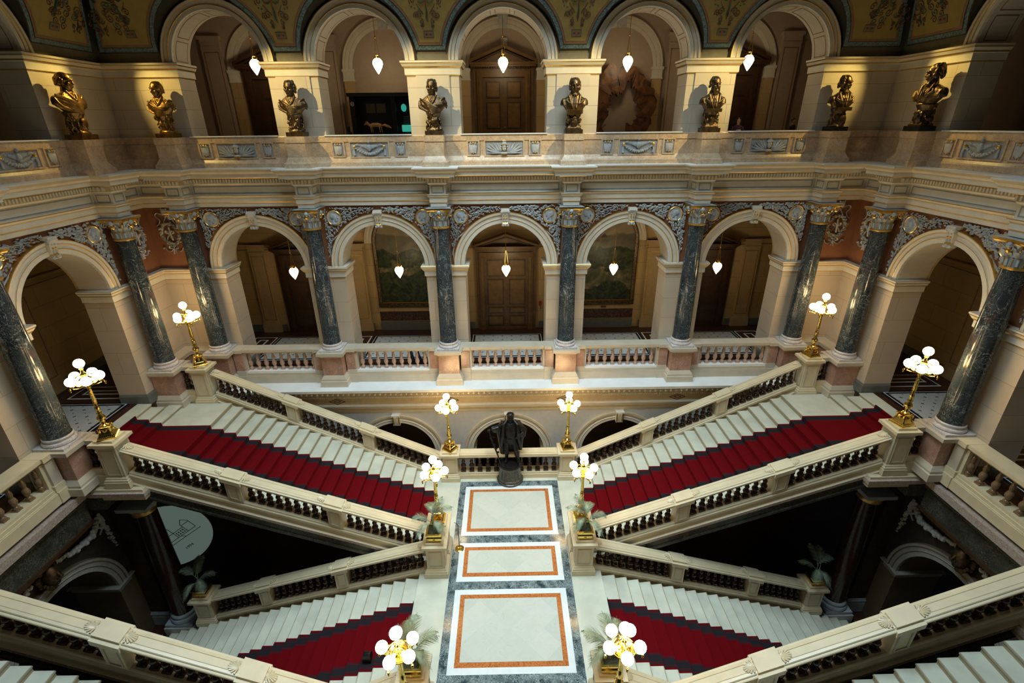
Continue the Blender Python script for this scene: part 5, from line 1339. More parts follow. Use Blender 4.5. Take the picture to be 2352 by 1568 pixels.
# ---------------------------------------------------------------- candelabra
def candelabrum(label, loc, rz, e=9):
    t = thing('candelabrum', label, 'lamp', loc, rz, 'gilt candelabra of the staircase')
    m = MB(); m.rstack(0, 0, .20, .20, [(.02, 0), (.02, .035), (0, .05), (-.01, .09), (-.05, .13), (-.085, .20), (-.095, .28), (-.075, .30), (-.07, .34), (-.10, .36)], 'brass')
    for k in range(4):
        a = k*pi/2; o = Vector((cos(a), sin(a))); 
        for j in range(9): q = -.17+.34*j/8; m.ball((o.x*.19-o.y*q, o.y*.19+o.x*q, .075), .014, 'brass', 5, 4)
        d = Vector((cos(a+pi/4), sin(a+pi/4))); m.tube([(d.x*.22, d.y*.22, .10), (d.x*.17, d.y*.17, .20), (d.x*.17, d.y*.17, .33)], [.03, .02, .035], 'brass', 6)
        m.ball((o.x*.125, o.y*.125, .24), .045, 'brass', 7, 5)
    m.build('foot', t)
    m = MB(); m.lathe(0, 0, [(.09, .34), (.10, .37), (.05, .41), (.04, .45), (.075, .50), (.105, .57), (.10, .63), (.06, .69), (.045, .72), (.07, .75), (.05, .79), (.062, .86), (.058, .93), (.035, .98), (.05, 1.0), (.036, 1.03), (.045, 1.2), (.03, 1.50), (.05, 1.52), (.05, 1.55), (.03, 1.57)], 'brass', 18)
    for k in range(8): a = k*pi/4; m.tube([(.043*cos(a), .043*sin(a), 1.05), (.030*cos(a), .030*sin(a), 1.49)], .009, 'brass', 4)
    m.build('stem', t)
    m = MB(); m.lathe(0, 0, [(.03, 1.55), (.13, 1.60), (.19, 1.66), (.21, 1.70), (.19, 1.70), (.10, 1.66), (.05, 1.68), (.045, 1.80), (.07, 1.84), (.05, 1.88), (.075, 1.93), (.03, 2.0), (.03, 2.06), (.06, 2.10), (.04, 2.13)], 'brass', 20)
    m.tube([(.235*cos(2*pi*k/30), .235*sin(2*pi*k/30), 1.69) for k in range(31)], .012, 'brass', 5); m.build('bowl', t)
    m = MB()
    for k in range(6): a = 2*pi*k/6; m.tube([(.07*cos(a), .07*sin(a), 1.74), (.045*cos(a), .045*sin(a), 1.98)], .010, 'brass', 4)
    m.build('cage', t)
    R = .31
    for k in range(5):
        a = 2*pi*k/5; m = MB(); c, s = 1, 0
        m.tube([(.05, 0, 1.90), (.12, 0, 1.93), (.22, 0, 1.88), (.28, 0, 1.76), (.33, 0, 1.68), (.37, 0, 1.67)], .013, 'brass', 6)
        m.tube([(.12, 0, 1.60), (.22, 0, 1.60), (.31, 0, 1.63), (R, 0, 1.70)], .014, 'brass', 6); m.lathe(R, 0, [(.02, 1.66), (.055, 1.70), (.05, 1.72), (.03, 1.73)], 'brass', 10); m.lathe(.38, 0, [(.005, 1.55), (.022, 1.575), (.015, 1.60), (.03, 1.63), (.02, 1.66)], 'brass', 8)
        o = m.build('arm', t, (0, 0, 0), a)
    m = MB(); m.ball((0, 0, 0), .12, 'globe_glass', 20, 12); me = proto(m, 'globe')
    for k in range(5): a = 2*pi*k/5; inst(me, 'globe', t, (R*cos(a), R*sin(a), 1.835))
    inst(me, 'globe', t, (0, 0, 2.235))
    return t
CAND = []
pos = []
for s in (-1, 1):
    A = {-1: (54, 0, 35, 34, 25), 1: (9, 5, 54, 10, 11)}[s]; A = [radians(a) for a in A]
    pos += [(s*PX, 15.0, 1.29, A[0], 'at the %s end of the balustrade behind the statue' % SN[s]), (s*PX, 11.45, 1.29, A[1], 'on the %s edge of the landing behind a palm' % SN[s]),
            (s*PX, 6.22, 1.29, A[2], 'at the bottom %s of the picture' % SN[s]), (s*11.03, 15.83, 4.54, A[3], 'in the back %s corner between two marble columns' % SN[s]), (s*11.03, 11.4, 4.54, A[4], 'at the head of the %s stairs nearer the camera' % SN[s])]
cproto = None
for x, y, z, a, w_ in pos:
    lb = 'gilt candelabrum with six white globes '+w_
    if cproto is None: cproto = candelabrum(lb, (x, y, z), a); cproto
    else: dup(cproto, lb, (x, y, z), a)
# ---------------------------------------------------------------- palms in gilt planters
def frond(rn, L_, up, droop):
    m = MB(); pts = []
    for k in range(13):
        t = k/12; pts.append(Vector((L_*t*(1-.12*t), 0, up*t*1.6-droop*t*t*1.5)))
    m.tube(pts, [.008*(1-.8*k/12) for k in range(13)], 'frond', 4)
    for k in range(9, 64):
        t = k/64; i = min(11, int(t*12)); f = t*12-i; p = pts[i].lerp(pts[i+1], f); d = (pts[i+1]-pts[i]).normalized()
        l = .27*sin(pi*min(1, t*1.05+.05))**.6*(1-.35*t)
        for s in (-1, 1):
            q = p+d*l*.72+Vector((0, s*l*.66, rn.uniform(-.06, .02)-.22*l)); mid = p.lerp(q, .5)+Vector((0, 0, .02)); w = d*.0040
            a, b, c, e = m.V(p-w), m.V(p+w), m.V(mid+w), m.V(mid-w); tt = m.V(q); m.F((a, b, c, e), 'frond'); m.F((e, c, tt), 'frond')
    return m
rn = random.Random(5)
FR = [proto(frond(rn, L_, up, dr), 'frond') for L_, up, dr in ((.62, .42, .42), (.55, .30, .50), (.66, .48, .34))]
def planter(label, loc, seed, fr, dim=1):
    t = thing('potted_palm', label, 'plant', loc, 0, None); r = random.Random(seed)
    m = MB(); m.rstack(0, 0, .20, .20, [(-.02, 0), (-.02, .04), (.0, .06), (-.005, .12), (.03, .15), (.03, .17), (.0, .20), (.0, .24), (.035, .27), (.035, .30), (-.02, .30), (-.02, .25)], 'brass', cap=False); m.ball((0, -.215, .10), .03, 'brass', 7, 5, (1.5, .6, 1)); m.build('gilt_planter', t)
    m = MB(); m.box(-.185, .185, -.185, .185, .2, .262, 'soil')
    for k in range(60): m.ball((r.uniform(-.17, .17), r.uniform(-.17, .17), .262), r.uniform(.01, .024), 'soil', 5, 4)
    m.build('soil', t)
    m = MB(); st = []
    for k in range(3):
        a = r.uniform(0, 6.28); top = Vector((.05*cos(a), .05*sin(a), .62+.1*k)); st.append(top); m.tube([(.02*cos(a), .02*sin(a), .25), top*.6+Vector((0, 0, .2)), top], [.014, .011, .008], 'frond', 6)
    m.build('stem', t)
    for k, (ang, j, tilt) in enumerate(fr): o = inst(FR[j], 'frond', t, st[k % 3]+Vector((0, 0, -.12)), radians(ang), (1.18,)*3); o.rotation_euler = (0, radians(tilt), radians(ang))
    return t
for s in (-1, 1):
    M_ = (lambda a: a) if s < 0 else (lambda a: 180-a)
    planter('potted palm in a gilt planter on the %s edge of the landing, nearer the statue' % SN[s], (s*PX, 10.74, 1.29), 3+s, [(M_(172), 0, -10), (M_(50), 2, -26), (M_(15), 0, -16), (M_(215), 1, -4), (M_(320), 1, 0), (M_(110), 1, -34)])
    planter('potted palm in a square gilt planter at the bottom %s, beside a candelabrum' % SN[s], (s*PX, 6.96, 1.29), 8+s, [(M_(112), 2, -30), (M_(145), 0, -14), (M_(2), 2, -8), (M_(24), 0, -14), (M_(330), 1, 0), (M_(80), 0, -28)])
    planter('dim potted palm on the newel at the foot of the %s descending stairs' % SN[s], (s*10.25, 11.62, -1.88), 12+s, [(M_(20), 0, -14), (M_(100), 2, -25), (M_(160), 0, -10), (M_(240), 1, 0), (M_(310), 1, 0), (M_(60), 2, -30)])
def text_mesh(name, body, size, ext, mat, parent, loc):
    fc = bpy.data.curves.new(name, 'FONT'); fc.body = body; fc.size = size; fc.extrude = ext; fc.align_x = 'CENTER'
    f = bpy.data.objects.new(name, fc); COL.objects.link(f); bpy.context.view_layer.update()
    me = bpy.data.meshes.new_from_object(f.evaluated_get(bpy.context.evaluated_depsgraph_get())); bpy.data.objects.remove(f)
    me.materials.clear(); me.materials.append(MATS[mat])
    o = bpy.data.objects.new(name, me); COL.objects.link(o); o.parent = parent; o.location = loc; o.rotation_euler = (pi/2, 0, 0)
    return o
# ---------------------------------------------------------------- figures
def remesh(o, vs, smooth=2, sm=True):
    r = o.modifiers.new('remesh', 'REMESH'); r.mode = 'VOXEL'; r.voxel_size = vs; r.use_smooth_shade = sm
    if smooth:
        q = o.modifiers.new('smooth', 'SMOOTH'); q.iterations = smooth; q.factor = .5
    return o
def head(m, c, k, mt, turn=0, hair=None, beard=False, curls=False, bald=False, nod=0):
    """head of height k, facing -y, centred at c (middle of the head)"""
    T0 = m.T; R = Matrix.Translation(c) @ Matrix.Rotation(turn, 4, 'Z') @ Matrix.Rotation(nod, 4, 'X') @ Matrix.Scale(k, 4); m.T = (T0 @ R) if T0 is not None else R
    m.ball((0, .05, .13), .36, mt, 16, 12, (.86, 1.08, .98)); m.ball((0, -.09, -.12), .27, mt, 14, 10, (.90, .95, 1.25)); m.ball((0, -.17, -.36), .125, mt, 10, 8, (1.15, .9, .85))
    m.tube([(0, -.31, .12), (0, -.345, .02), (0, -.395, -.10), (0, -.34, -.14)], [.04, .042, .052, .05], mt, 8)
    for s in (-1, 1):
        m.ball((s*.05, -.345, -.12), .042, mt, 7, 6); m.tube([(s*.22, -.26, .12), (s*.13, -.335, .135), (s*.04, -.345, .11)], [.045, .05, .04], mt, 7)
        m.ball((s*.125, -.285, .035), .058, mt, 9, 7, (1.2, .9, .75)); m.ball((s*.17, -.21, -.10), .12, mt, 9, 7, (.9, .9, .9))
        m.ball((s*.315, .02, -.02), .095, mt, 9, 7, (.35, .75, 1.1)); m.tube([(s*.24, -.02, -.15), (s*.21, -.07, -.30), (s*.08, -.17, -.40)], [.08, .08, .07], mt, 8)
    m.ball((0, -.335, -.215), .06, mt, 9, 6, (1.6, .7, .45)); m.ball((0, -.325, -.265), .06, mt, 9, 6, (1.4, .7, .5))
    if hair:
        r = random.Random(int(c[0]*97+c[2]*13))
        if not bald: m.ball((0, .09, .19), .385, hair, 14, 10, (.90, 1.05, .92))
        for q in range(60 if curls else 44):
            a = r.uniform(-1.95, 1.95); h = r.uniform(-.20, .44) if not bald else r.uniform(-.2, .12); rr = .36*sqrt(max(.05, 1-(h/.55)**2))
            if abs(a) > .0 and (h > .2 or abs(a) < 2.3): 
                x, y = rr*sin(a), .10+rr*cos(a)
                if y < -.16 and h < .22: continue
                m.ball((x*.93, y*.93, h), r.uniform(.07, .11) if curls else .075, hair, 8, 6, (1, 1, 1.4))
    if beard:
        for q in range(16): a = -1+2*q/15; m.tube([(a*.2, -.22-.08*(1-a*a), -.2), (a*.19, -.25-.08*(1-a*a), -.38), (a*.11, -.24, -.60+.1*abs(a))], [.06, .07, .03], mt, 6)
        m.tube([(-.15, -.33, -.2), (0, -.37, -.17), (.15, -.33, -.2)], .035, mt, 6)
    m.T = T0
def loft(m, secs, mt, n=20):
    # closed stack of super-ellipses: (z, cx, cy, rx, ry)
    R = [[m.V((cx+rx*cos(2*pi*k/n), cy+ry*sin(2*pi*k/n), z)) for k in range(n)] for z, cx, cy, rx, ry in secs]
    for i in range(len(R)-1):
        for k in range(n): m.F((R[i][k], R[i][(k+1) % n], R[i+1][(k+1) % n], R[i+1][k]), mt, True)
    m.F(R[0][::-1], mt); m.F(R[-1], mt)
def bust(label, loc, rz, mt, style, turn, text=None):
    t = thing('bronze_bust', label, 'bust', loc, rz, 'bronze busts along the gallery', 1.12 if style in (0, 3) else 1.03)
    m = MB(); m.rstack(0, 0, .27, .22, [(0, 0), (0, .12), (-.01, .125)], mt if style not in (6, 3) else 'black'); m.build('plinth_block', t)
    m = MB(); h0 = .12; h1 = .62          # console under the bust
    if style in (2, 3, 5): m.rstack(0, .0, .22, .17, [(.0, h0), (0, .17), (-.03, .18), (-.03, .21), (-.06, .24)], mt)
    else: loft(m, [(h0, 0, 0, .24, .18), (.17, 0, 0, .23, .17), (.22, 0, 0, .16, .13), (.26, 0, 0, .14, .12)], mt)
    m.lathe(0, .02, [(.17, .2), (.16, .3), (.165, .42), (.17, .50), (.21, .57), (.235, .62), (.22, .66)], mt, 16)
    r = random.Random(style*7+1)
    for k in range(34):
        a = r.uniform(0, 6.28); z = r.uniform(.18, .5); rr = .15+.05*(1-z)
        L_ = r.uniform(.08, .17); d = Vector((cos(a), sin(a)*.8, 0)); p = d*rr+Vector((0, .02, z)); q = p+Vector((cos(a)*.05, sin(a)*.03, L_*r.choice((-1, 1))))
        m.tube([p, (p+q)/2+d*.03, q], [.022, .032, .010], mt, 5)
    if style in (2, 3): m.poly([(-.11, -.20, .50), (.11, -.20, .50), (.10, -.21, .30), (0, -.23, .16), (-.10, -.21, .30)], mt); m.ball((0, -.13, .34), .12, mt, 10, 8, (.9, .7, 1.4))
    if style in (0, 4): m.ball((.03, -.15, .38), .11, mt, 10, 8, (1, .45, 1.1))
    if style == 1:
        for s in (-1, 1): m.ball((s*.17, -.1, .56), .075, mt, 10, 7, (1, .8, 1))
    if style == 6: m.ball((.06, -.16, .32), .13, mt, 12, 8, (.9, .4, 1.2))
    remesh(m.build('console', t), .013, 1)
    m = MB(); z = .62
    bw = (.45, .37, .38, .45, .40, .36, .35, .40)[style]
    loft(m, [(z-.03, 0, 0, .15, .12), (z+.04, 0, 0, .25, .17), (z+.14, 0, .0, bw*.86, .19), (z+.23, 0, .02, bw*1.04, .20), (z+.31, 0, .03, bw*1.05, .18), (z+.37, 0, .03, bw*.86, .155), (z+.42, 0, .02, bw*.6, .135), (z+.47, 0, .01, .15, .12)], mt, 24)
    for s in (-1, 1): m.ball((s*(bw-.08), .03, z+.28), .11, mt, 10, 8, (1.05, .95, .95)); m.tube([(s*(bw-.06), .03, z+.28), (s*(bw-.03), .02, z+.17)], [.10, .085], mt, 10)
    m.tube([(0, .03, z+.42), (0, -.005, z+.60)], [.12, .105], mt, 12)
    if style in (0, 1, 4, 7):          # folded cloak
        for k in range(9):
            o = -.05+.035*k; m.tube(cr([(-bw+.03+.02*k, -.02, z+.40-.03*k), (-.18+.02*k, -.16-.006*k, z+.30-.04*k), (.10, -.17, z+.16-.012*k+.0), (bw-.10, -.05, z+.12+.035*k), (bw-.02, .02, z+.28+.015*k)], 3), .027, mt, 5)
        for k in range(6): m.tube(cr([(-bw, .0, z+.34-.04*k), (-bw+.03+.03*k, -.10, z+.16-.02*k), (-.08, -.14, z+.02)], 3), .026, mt, 5)
        for s in (-1, 1):
            for k in range(4): m.tube(cr([(s*.13, -.03, z+.47-.015*k), (s*(.24+.03*k), -.06, z+.40-.03*k), (s*(bw+.02), .0, z+.22-.03*k)], 3), .024, mt, 5)
        m.tube([(-.12, -.06, z+.50), (-.05, -.14, z+.34), (.02, -.16, z+.26)], .03, mt, 6); m.tube([(.12, -.06, z+.50), (.07, -.14, z+.36), (.02, -.16, z+.28)], .03, mt, 6)
    else:                           # coat with lapels
        for s in (-1, 1):
            m.tube([(s*.10, .02, z+.54), (s*.17, -.10, z+.42), (s*.12, -.18, z+.22), (s*.04, -.19, z+.06)], [.03, .04, .035, .02], mt, 7)
            m.tube([(s*.17, -.09, z+.40), (s*.25, -.13, z+.30), (s*.12, -.19, z+.20)], [.02, .03, .02], mt, 6)
            for k in range(4): m.tube([(s*(bw-.03-.03*k), -.06, z+.34), (s*(bw-.05-.04*k), -.12, z+.20), (s*(bw-.14-.04*k), -.12, z+.08)], .016, mt, 5)
            m.tube([(s*.03, -.17, z+.44), (s*.03, -.20, z+.1)], .014, mt, 5)
        m.ball((0, -.12, z+.47), .06, mt, 8, 6, (1.4, .8, .7))
    head(m, (0, -.02, z+.70), .44, mt, turn, mt, beard=style == 5, curls=style in (7, 2, 3, 6), bald=style == 0, nod=.05)
    remesh(m.build('figure', t), .0095, 1)
    if text:
        m = MB(); m.box(-.24, .24, -.25, -.12, .56, .68, 'bronze_gold'); m.box(-.20, .20, -.24, -.1, .53, .56, 'bronze_gold'); p = m.build('name_plate', t)
        text_mesh('inscription', text, .105, .006, 'bronze', p, (0, -.254, .585))
    elif style in (5, 6):
        m = MB(); m.box(-.22, .22, -.26, -.12, .57, .67, mt)
        for k in range(11): m.box(-.19+k*.036, -.17+k*.036, -.266, -.255, .585, .655, 'bronze') if style == 5 else None
        m.build('name_plate', t)
    return t
BD = [('bronze_gold', 0, 'balding man in a draped cloak, on the left side wall', -12.12, 15.36, -pi/2-.0+pi, .3), ('bronze_gold', 1, 'man in a pleated robe beside the left corner of the gallery', -10.72, 17.08, 0, -.35), ('bronze', 7, 'man in a wig, left of the black display cabinet', -6.62, 17.08, 0, -.15),
      ('bronze', 4, 'man in a folded cloak, left of the middle gallery door', -2.23, 17.08, 0, -.2), ('bronze', 2, 'man above a lettered plate, right of the middle gallery door', 2.23, 17.08, 0, 0), ('bronze', 5, 'man between the tree slab and the rightmost arch', 6.62, 17.08, 0, .2),
      ('bronze', 6, 'man with a round medal below, beside the right corner', 10.72, 17.08, 0, .5), ('bronze', 3, 'bulky man in an overcoat looking left, on the right side wall', 12.12, 15.36, -pi/2, -.6)]
for mt, st, lb, x, y, rz, tn in BD: bust('bronze bust of a '+lb, (x, y, ZT), rz, mt, st, tn, 'J.S.PRESL' if st == 2 else None)
# person builder: standing figure, joints given by name
def person(label, loc, rz, h, parts, group=None, leg='cloth_navy', top='cloth_purple', hairm='hair', arms='down', long_hair=True, hat=None):
    t = thing('person', label, 'person', loc, rz)
    k = h/1.75; m = MB(); sk = 'skin_tone'
    m.T = Matrix.Scale(k, 4)
    for s in (-1, 1):
        m.tube([(s*.10, 0, .92), (s*.105, -.01, .50), (s*.10, .01, .10)], [.095, .065, .045], leg, 10); m.tube([(s*.10, .04, .05), (s*.11, -.16, .04)], [.045, .035], 'black', 8)
    loft(m, [(.86, 0, 0, .17, .11), (.98, 0, 0, .175, .115), (1.10, 0, 0, .15, .105), (1.28, 0, 0, .18, .12), (1.42, 0, 0, .17, .10), (1.48, 0, 0, .09, .07)], top)
    m.tube([(0, 0, 1.45), (0, -.01, 1.56)], [.055, .05], sk, 8)
    for s in (-1, 1):
        if arms == 'down': J_ = [(s*.19, 0, 1.40), (s*.24, .02, 1.14), (s*.24, -.06, .90)]
        elif arms == 'camera': J_ = [(s*.19, 0, 1.40), (s*.25, -.08, 1.18), (s*.07, -.30, 1.24)]
        else: J_ = [(s*.19, 0, 1.40), (s*.24, -.12, 1.2), (s*.16, -.38, 1.10)]
        m.tube(J_[:2]+[tuple(Vector(J_[1]).lerp(Vector(J_[2]), .85))], [.055, .045, .033], top, 8)
        hd = Vector(J_[2]); d = (hd-Vector(J_[1])).normalized(); m.ball(hd, .038, sk, 8, 6, (1, .8, 1))
        for f in range(4): m.tube([hd+Vector(((f-1.5)*.017, 0, 0)), hd+Vector(((f-1.5)*.018, 0, 0))+d*.045, hd+Vector(((f-1.5)*.016, -.015, 0))+d*(.075-.006*abs(f-1.5))], [.010, .009, .007], sk, 5)
        m.tube([hd, hd+d*.02+Vector((-s*.035, -.01, .0))], [.012, .009], sk, 5)
    head(m, (0, -.01, 1.645), .225, sk, 0, None)
    m.build('body', t)
    m = MB(); m.T = Matrix.Scale(k, 4); m.ball((0, .02, 1.69), .088, hairm, 12, 9, (.95, 1.08, 1)); 
    if long_hair:
        for s in (-1, 1): m.tube([(s*.06, .0, 1.72), (s*.085, .01, 1.60), (s*.08, .03, 1.44)], [.04, .04, .02], hairm, 8)
        m.tube([(0, .06, 1.70), (0, .09, 1.5), (0, .09, 1.40)], [.07, .07, .03], hairm, 8)
    m.build('hair', t)
    if hat:
        m = MB(); m.T = Matrix.Scale(k, 4); m.ball((0, .0, 1.72), .11, hat, 14, 9, (1, 1.15, .8)); m.tube([(-.08, -.02, 1.70), (0, -.13, 1.71), (.08, -.02, 1.70)], .012, 'cloth_navy', 6); m.build('cap', t)
    return t
p = person('woman with long dark hair and purple top at the parapet in the rightmost gallery arch', (8.10, 18.35, 11.1), -.25, 1.32, None, arms='camera')
m = MB(); m.box(-.05, .05, -.05, 0, -.035, .035, 'box_white'); m.lathe(0, 0, [(.02, 0)], 'black', 3, False); tag(m.build('camera', None, (8.05, 18.12, 12.03)), 'small pale camera held by the woman at the gallery parapet', 'camera')
person('person with long dark hair and black top, left of the display cabinet', (-5.75, 19.9, 11.1), 2.2, 1.20, None, top='black', leg='black')
person('person with pale sleeves half hidden by the pier in the leftmost gallery arch', (-7.72, 18.7, 11.1), 1.2, 1.18, None, top='cloth_lilac', arms='fwd', long_hair=False)
person('person in dark clothes half hidden behind the pier at the far right of the gallery', (10.25, 18.8, 11.1), .6, 1.30, None, top='cloth_brown', long_hair=False)
person('person in a lilac shirt at the far left edge of the gallery', (-13.9, 14.35, 11.1), 1.4, 1.12, None, top='cloth_lilac', long_hair=False)
m = MB(); m.tube([(-.13, 0, .5), (-.11, .0, .25), (-.06, .0, .02)], [.05, .075, .09], 'cloth_navy', 9); bg = m.build('bag', None, (-3.78, 17.95, ZF)); tag(bg, 'dark navy tall bag behind the balusters, second bay from left, left of its twin', 'bag')
m = MB(); m.tube([(.13, 0, .52), (.16, .0, .25), (.22, .0, .02)], [.05, .075, .09], 'cloth_navy', 9); tag(m.build('bag', None, (-3.78, 17.95, ZF)), 'dark navy tall bag behind the balusters, second bay from left, right of its twin', 'bag')
person('person in a white cap at the rail on the bottom edge of the picture', (-4.95, 5.55, .93), 2.6, 1.72, None, top='cloth_white', hat='cloth_white', leg='black')
m = MB(); m.rstack(0, 0, .07, .05, [(.0, 0), (.04, .05), (.045, .18), (.02, .26), (-.02, .29)], 'black'); m.tube([(-.05, 0, .28), (0, 0, .36), (.05, 0, .28)], .010, 'black', 6); tag(m.build('bag', None, (-3.75, 8.32, -.458)), 'small black bag standing on the near edge of the lower left carpeted stairs', 'bag')
# statue
def statue():
    t = thing('statue', 'dark bronze statue of a bearded cloaked man on a round pedestal, holding a staff', 'statue', (0.04, 14.80, 0))
    m = MB(); m.lathe(0, 0, [(.49, 0), (.50, .04), (.50, .09), (.47, .11), (.48, .14), (.46, .17), (.43, .19), (.42, .24), (.405, .60), (.42, .66), (.43, .68), (.43, .72)], 'dark_green', 36); m.build('round_pedestal', t)
    m = MB(); m.lathe(0, 0, [(.415, .72), (.42, .78), (.40, .83), (.30, .86)], 'statue_bronze', 30); m.build('bronze_base', t)
    b = 'statue_bronze'; m = MB(); m.T = Matrix.Translation((0.04, 0, .84)) @ Matrix.Scale(1.215, 4)
    # legs: weight on his right leg (image left), left leg forward
    m.tube([(-.10, .02, .90), (-.12, .0, .48), (-.13, .05, .08)], [.11, .075, .055], b, 12); m.tube([(-.13, .08, .04), (-.16, -.13, .035)], [.05, .045], b, 10)
    m.tube([(.10, 0, .90), (.16, -.10, .50), (.22, -.06, .08)], [.11, .078, .055], b, 12); m.tube([(.21, -.03, .04), (.27, -.24, .035)], [.05, .045], b, 10)
    for x, y in ((-.12, .0), (.18, -.1)): m.tube([(x, y, .42), (x*1.02, y, .30)], [.085, .075], b, 10)
    loft(m, [(.72, 0, 0, .20, .16), (.84, 0, 0, .205, .165), (.95, 0, -.01, .195, .165), (1.05, 0, -.02, .19, .17), (1.20, 0, -.02, .205, .175), (1.34, 0, -.01, .20, .15), (1.42, 0, 0, .13, .10)], b)
    m.tube([(.18*cos(2*pi*k/20), .165*sin(2*pi*k/20)-.01, .93) for k in range(21)], .022, b, 6)
    m.tube([(0, 0, 1.38), (0, -.02, 1.50)], [.085, .075], b, 10); head(m, (0, -.04, 1.58), .25, b, -.05, b, True, nod=.12)
    m.ball((0, .0, 1.66), .12, b, 12, 8, (1, 1.05, .7)); loft(m, [(1.02, 0, -.02, .215, .19), (1.2, 0, -.02, .235, .195), (1.33, 0, -.01, .22, .165), (1.40, 0, 0, .15, .12)], b)
    # his right arm stretched to the image left, hand on the staff
    m.tube([(-.20, 0, 1.34), (-.36, -.06, 1.26), (-.55, -.14, 1.25)], [.085, .065, .045], b, 10); hnd = Vector((-.62, -.16, 1.24)); m.ball(hnd, .045, b, 8, 6, (1.2, .9, .8))
    for f in range(4): m.tube([hnd+Vector((-.01, -.03+.02*f, .015)), hnd+Vector((-.055, -.035+.022*f, .0)), hnd+Vector((-.05, -.035+.022*f, -.045))], [.013, .012, .010], b, 5)
    m.tube([hnd+Vector((.02, -.03, 0)), hnd+Vector((-.01, -.06, -.04))], [.014, .010], b, 5)
    # his left arm bent, hand on the hip
    m.tube([(.20, 0, 1.34), (.38, .0, 1.14), (.40, -.02, 1.08), (.24, -.13, .98)], [.085, .07, .06, .042], b, 10); h2 = Vector((.21, -.15, .97)); m.ball(h2, .042, b, 8, 6)
    for f in range(4): m.tube([h2, h2+Vector((-.04, -.02, .02-.02*f)), h2+Vector((-.075, -.005, .01-.022*f))], [.013, .011, .009], b, 5)
    m.tube([h2, h2+Vector((.0, -.01, .05))], [.014, .01], b, 5)
    remesh(m.build('figure', t), .012, 1)
    m = MB(); m.T = Matrix.Translation((0.04, 0, .84)) @ Matrix.Scale(1.215, 4)
    # cloak: thick folds from the shoulders down the back and sides
    for k in range(15):
        a = -1.0+2*k/14; x = .26*a; yb = .14*(1-abs(a)*.4)
        m.tube([(x*.8, .06, 1.44-.05*abs(a)), (x*1.15, yb+.03, 1.2), (x*1.25, yb+.05, .8), (x*1.2, yb+.06, .40), (x*1.25, yb+.05, .22+.1*abs(a))], [.045, .05, .05, .05, .03], b, 7)
    for s in (-1, 1):
        m.tube([(s*.10, .0, 1.47), (s*.20, -.09, 1.38), (s*.22, -.15, 1.15), (s*.24, -.12, .85), (s*.28, -.04, .5)], [.05, .06, .055, .05, .03], b, 8)
        m.tube([(s*.22, .04, 1.42), (s*.31, .0, 1.25), (s*.34, .02, 1.0), (s*.32, .06, .7), (s*.30, .08, .4)], [.07, .085, .075, .06, .035], b, 8)
    for k in range(5): m.tube([(-.24-.07*k, -.02-.02*k, 1.34-.01*k), (-.27-.055*k, .02, 1.08-.0*k), (-.28-.025*k, .05, .82+.05*k)], [.055, .04, .025], b, 7)
    m.tube([(.30, .0, 1.3), (.42, .03, 1.12), (.40, .04, .92), (.33, .05, .8)], [.06, .07, .06, .04], b, 8)
    m.tube([(-.22, .14, 0), (-.24, .14, .35), (-.23, .12, .55)], [.13, .10, .09], b, 10)
    remesh(m.build('cloak', t), .014, 1)
    m = MB(); m.T = Matrix.Translation((0.04, 0, .84)) @ Matrix.Scale(1.215, 4); m.tube([(-.64, -.17, 1.27), (-.52, -.20, .8), (-.40, -.22, .42), (-.30, -.24, .02)], [.024, .03, .022, .014], b, 7); m.tube([(-.62, -.19, 1.06), (-.47, -.2, 1.02)], .016, b, 6)
    for q in range(5): m.ball((-.58+.05*q, -.19, 1.0-.13*q), .035, b, 6, 5)
    m.build('staff', t)
statue()
# brass stanchion on the landing
t = thing('stanchion', 'thin black post on a round brass foot standing on the left of the landing', 'post', (-1.60, 11.50, .0))
m = MB(); m.lathe(0, 0, [(.145, .005), (.145, .02), (.13, .03), (.02, .04)], 'brass', 24); m.build('foot', t); m = MB(); m.tube([(0, 0, .03), (0, 0, .98)], .012, 'black', 8); m.build('post', t); m = MB(); m.tube([(0, 0, .97), (-.02, .02, 1.02), (-.12, .05, 1.06)], [.014, .014, .006], 'black', 6); m.build('top', t)
